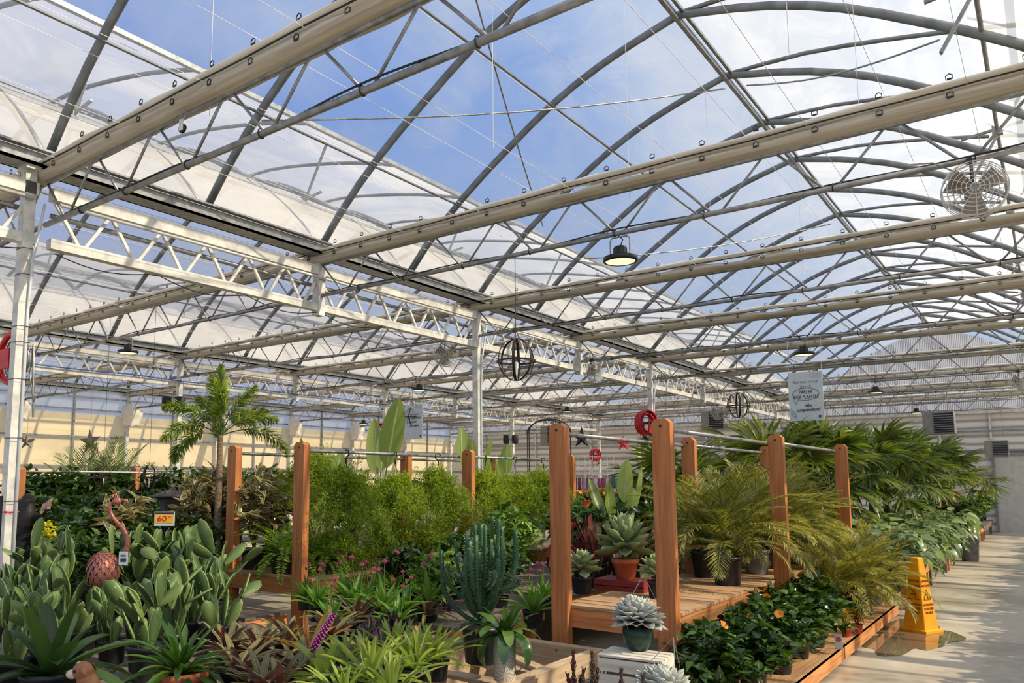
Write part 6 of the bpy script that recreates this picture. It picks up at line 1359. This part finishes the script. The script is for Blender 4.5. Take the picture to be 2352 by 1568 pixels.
def extras():
    r = empty('white_block_post', (-1.66, 13.0, 0), 0, 'short white post standing right behind the caution cone', 'post'); MB().box((-.07, -.07, 0), (.07, .07, .5)).build('shaft', mat('white paint', (240, 232, 206), (226, 216, 190)), r); MB().box((-.16, -.1, .5), (.1, .1, .66)).build('cap_block', CEDARX, r)
    r = empty('grey_bin', (-1.6, 21.6, 0), 0, 'grey bin standing at the aisle tables beyond the first few', 'bin'); MB().lathe([(0, 0), (.16, 0), (.19, .5), (.2, .5), (.2, .53), (.17, .53), (.15, .06)], 24).build('tub', POTG, r, True)
    # iron arch
    q = at(1262, 1105, 15.5); r = empty('iron_garden_arch', (q.x, q.y, 0), YAW, 'wrought iron garden arch behind the left tall front post', 'garden arch'); w = .41; zt = 2.75
    b = MB()
    for s in (-1, 1):
        for y in (-.15, .15): b.tube([(s * w, y, 0), (s * w, y, zt)], .011, 6)
    b.build('upright', BLKM, r); b = MB()
    for y in (-.15, .15): b.tube([(w * 1.02 * math.cos(a), y, zt + .28 * math.sin(a)) for a in np.linspace(0, PI, 25)], .013, 6)
    for s in (-1, 1): b.tube([(s * (w - .07) - s * .07 * math.cos(t) * (1 - t / 12), -.15, zt + .03 + .06 * math.sin(t) * (1 - t / 12)) for t in np.linspace(0, 9, 40)], .006, 5)
    b.tube([(-w, -.15, zt), (w, -.15, zt)], .008, 6); b.build('scroll_arch', BLKM, r)
    # shelf with vases and seated figurine
    q = at(1425, 1105, 17); r = empty('metal_shelf', (q.x, q.y, 0), YAW, 'tall metal shelf with green vases seen between the tall front posts', 'shelf'); 
    b = MB()
    for z in (.5, 1.1, 1.65): b.box((-.65, -.2, z - .02), (.65, .2, z))
    b.build('shelf_board', GALV, r); b = MB()
    for s in (-1, 1):
        for y in (-.19, .19): b.bar((s * .63, y, 0), (s * .63, y, 1.66), .03)
    b.build('upright', BLKM, r)
    TE = mat('teal green glaze', (92, 134, 120), (70, 108, 98), rough=.3); v = empty('green_vase'); MB().lathe([(0, 0), (.07, 0), (.1, .06), (.12, .2), (.1, .3), (.11, .34), (.09, .34), (.085, .28)], 24).build('vase_body', TE, v, True); V_ = Proto(v, 'vase')
    Rt = Vector((math.cos(YAW), math.sin(YAW), 0)); base = Vector((q.x, q.y, 0))
    for k, (x, z, l, sc) in enumerate([(-.12, 1.65, 'left of the seated figurine on the shelf', .9), (.36, 1.65, 'right of the seated figurine on the shelf', 1.0), (-.14, 1.10, 'on the middle board of the shelf', 1.0), (.45, 1.10, 'on the middle board, right end', 1.1)]):
        p = base + Rt * x; V_.put((p.x, p.y, z), k, sc, 'green glazed vase ' + l, 'green glazed vases')
    p = base + Rt * .12; g = empty('seated_figurine', (p.x, p.y, 1.65), YAW, 'small grey green seated figurine between two vases', 'figurine'); b = MB(); ball(b, (0, 0, .34), (.055, .055, .065)); ball(b, (0, 0, .43), (.025, .025, .03)); ball(b, (0, 0, .18), (.085, .06, .12)); b.tube([(-.14, -.03, .05), (0, -.07, .05), (.14, -.03, .05)], [.045, .05, .045], 10); ball(b, (0, 0, .04), (.15, .1, .05))
    for s in (-1, 1): b.tube([(s * .08, 0, .25), (s * .12, -.02, .15), (s * .02, -.08, .1)], [.03, .028, .02], 8)
    remesh(b.build('figure', TE, g), .008, 3)
    # wire racks far behind
    rk = empty('wire_rack'); b = MB()
    for k in range(9): b.tube([(-.8 + k * .2, 0, 0), (-.8 + k * .2, 0, 2.5)], .008, 4)
    for k in range(12): b.tube([(-.8, 0, .1 + k * .215), (.8, 0, .1 + k * .215)], .006, 4)
    for s in (-1, 1): b.tube([(s * .8, -.25, 0), (s * .8, .25, 0)], .02, 6)
    b.build('wire_grid', GALVW, rk); sh = MB(); cols = []
    RK = Proto(rk, 'rack'); kk = 0
    CMS = [mat('purple carton', (112, 60, 110), (90, 46, 92)), mat('maroon carton', (140, 50, 70), (110, 40, 56)), mat('lilac carton', (176, 160, 196), (150, 140, 176)), mat('orange carton', (232, 150, 70), (210, 130, 60))]
    for px, D, l in [(1345, 21, 'left of the shelf'), (1475, 22, 'right of the shelf'), (1410, 26, 'behind the shelf'), (1530, 25, 'behind the tall right post'), (1330, 28, 'farthest, near the left tall post')]:
        q = at(px, 1105, D); RK.put((q.x, q.y, 0), YAW, 1, 'white wire rack ' + l, 'white wire racks')
    for j in range(10):
        q = at(1322 + j * 9, 1105, 20.2); o = MB().box((-.035, -.05, 0), (.035, .05, .36)).build('carton', CMS[j % 3], None); o.location = (q.x, q.y, 1.52); o.rotation_euler = (0, 0, YAW); tag(o, 'upright %s carton in the row left of the green vases, %s from the left' % (('purple', 'maroon', 'lilac')[j % 3], ORD[j]), 'carton', 'cartons on the far shelf')
    q = at(1362, 1105, 20.3); r = empty('long_shelf', (q.x, q.y, 0), YAW, 'long narrow shelf carrying purple cartons far behind', 'shelf'); MB().box((-.62, -.12, 1.49), (.62, .12, 1.52)).build('shelf_board', GALV, r); b = MB()
    for s in (-1, 1): b.bar((s * .58, 0, 0), (s * .58, 0, 1.49), .05)
    b.build('upright', GALV, r)
    yf = bush('yellow_flowering_plant', 'flowering plant', 201, (.08, .11, POTT), M_MID, .18, .14, 12, 8, .06, .035, flower=M_ORG, nf=9)
    q0 = at(1362, 1105, 14.5); r = empty('flower_stand', (q0.x, q0.y, 0), YAW, 'timber stand with yellow flowers between the tall front posts', 'stand'); MB().box((-.5, -.2, 1.3), (.5, .2, 1.34)).build('top_board', CEDARX, r); b = MB()
    for s in (-1, 1): b.bar((s * .45, 0, 0), (s * .45, 0, 1.3), .06)
    b.build('leg', CEDAR, r)
    for k in range(4): p = q0 + Rt * (-.36 + k * .24); yf.put((p.x, p.y, 1.34), k, 1, 'small yellow orange flowering plant on the timber stand, %s from the left' % ORD[k], 'yellow flowering plants')
    # left edge frame with ribbon
    q = at(4, 1140, 4.6); r = empty('black_display_frame', (q.x - .5, q.y - .39, .0), YAW, 'black metal display frame cut by the left edge before the column', 'frame'); MB().tube([(-.3, 0, 0), (-.3, 0, q.z), (.63, 0, q.z), (.63, 0, 0)], .012, 4).build('frame_tube', BLACK, r)
    r = empty('pink_ribbon', (-7.6, 3.27, 1.52), 0, 'pink ribbon tied around the big left column', 'ribbon'); b = MB(); s = .06; b.tube([(-s, -s, 0), (s, -s, 0), (s, s, 0), (-s, s, 0)], .007, 6, closed=True, flat=(1, 1)); b.build('band', M_PINK, r); b = MB(); leaves(b, [[.06, -.06, 0], [.06, -.06, 0], [.06, -.06, 0]], [[1, -.2, .15], [1, .1, -.15], [-.2, -1, .05]], .12, .03, .1, 'strap', .1, 5); b.build('bow', mat('hot pink ribbon', (226, 50, 110), (200, 30, 90)), r)
    o = MB().tube([(-16.2, y, 4.2 - .03 * abs(math.sin(y))) for y in np.linspace(3.6, 25, 60)], .014, 6).build('blue_hose', mat('blue hose', (70, 110, 190), (56, 92, 170))); tag(o, 'thin blue hose laid along the second row lattice girder', 'hose')
    # end wall door and far details
    struct(MB().box((-1.6, YE - .12, 0), (.4, YE - .06, 2.7)).build('door_1', mat('pale door panel', (206, 206, 200), (190, 190, 184), rough=.4)))
    struct(MB().box((-1.68, YE - .16, 0), (-1.6, YE - .04, 2.78)).box((.4, YE - .16, 0), (.48, YE - .04, 2.78)).box((-1.68, YE - .16, 2.7), (.48, YE - .04, 2.78)).build('door_1_frame', GALV))
    # leafy rows right of the aisle
    for j, (y0, y1) in enumerate(((4.5, 12.0), (12.3, 20.0), (20.3, 30.0))): table('plant table on the right side of the aisle, %s one' % ORD[j], 1.2, 2.2, y0, y1, .75, GREYD, CEDARY, 'tables right of the aisle')
    k = 0
    for y in np.arange(4.9, 29.8, .78):
        db[k % 4].put((1.62 + .1 * math.sin(k * 2), y, .75), k * 1.4, 1.42 + .12 * math.sin(k * 1.9), 'leafy plant on the tables right of the aisle, number %s down the row' % (ORD[k] if k < 30 else 'last'), 'leafy plants right of the aisle'); k += 1
extras()
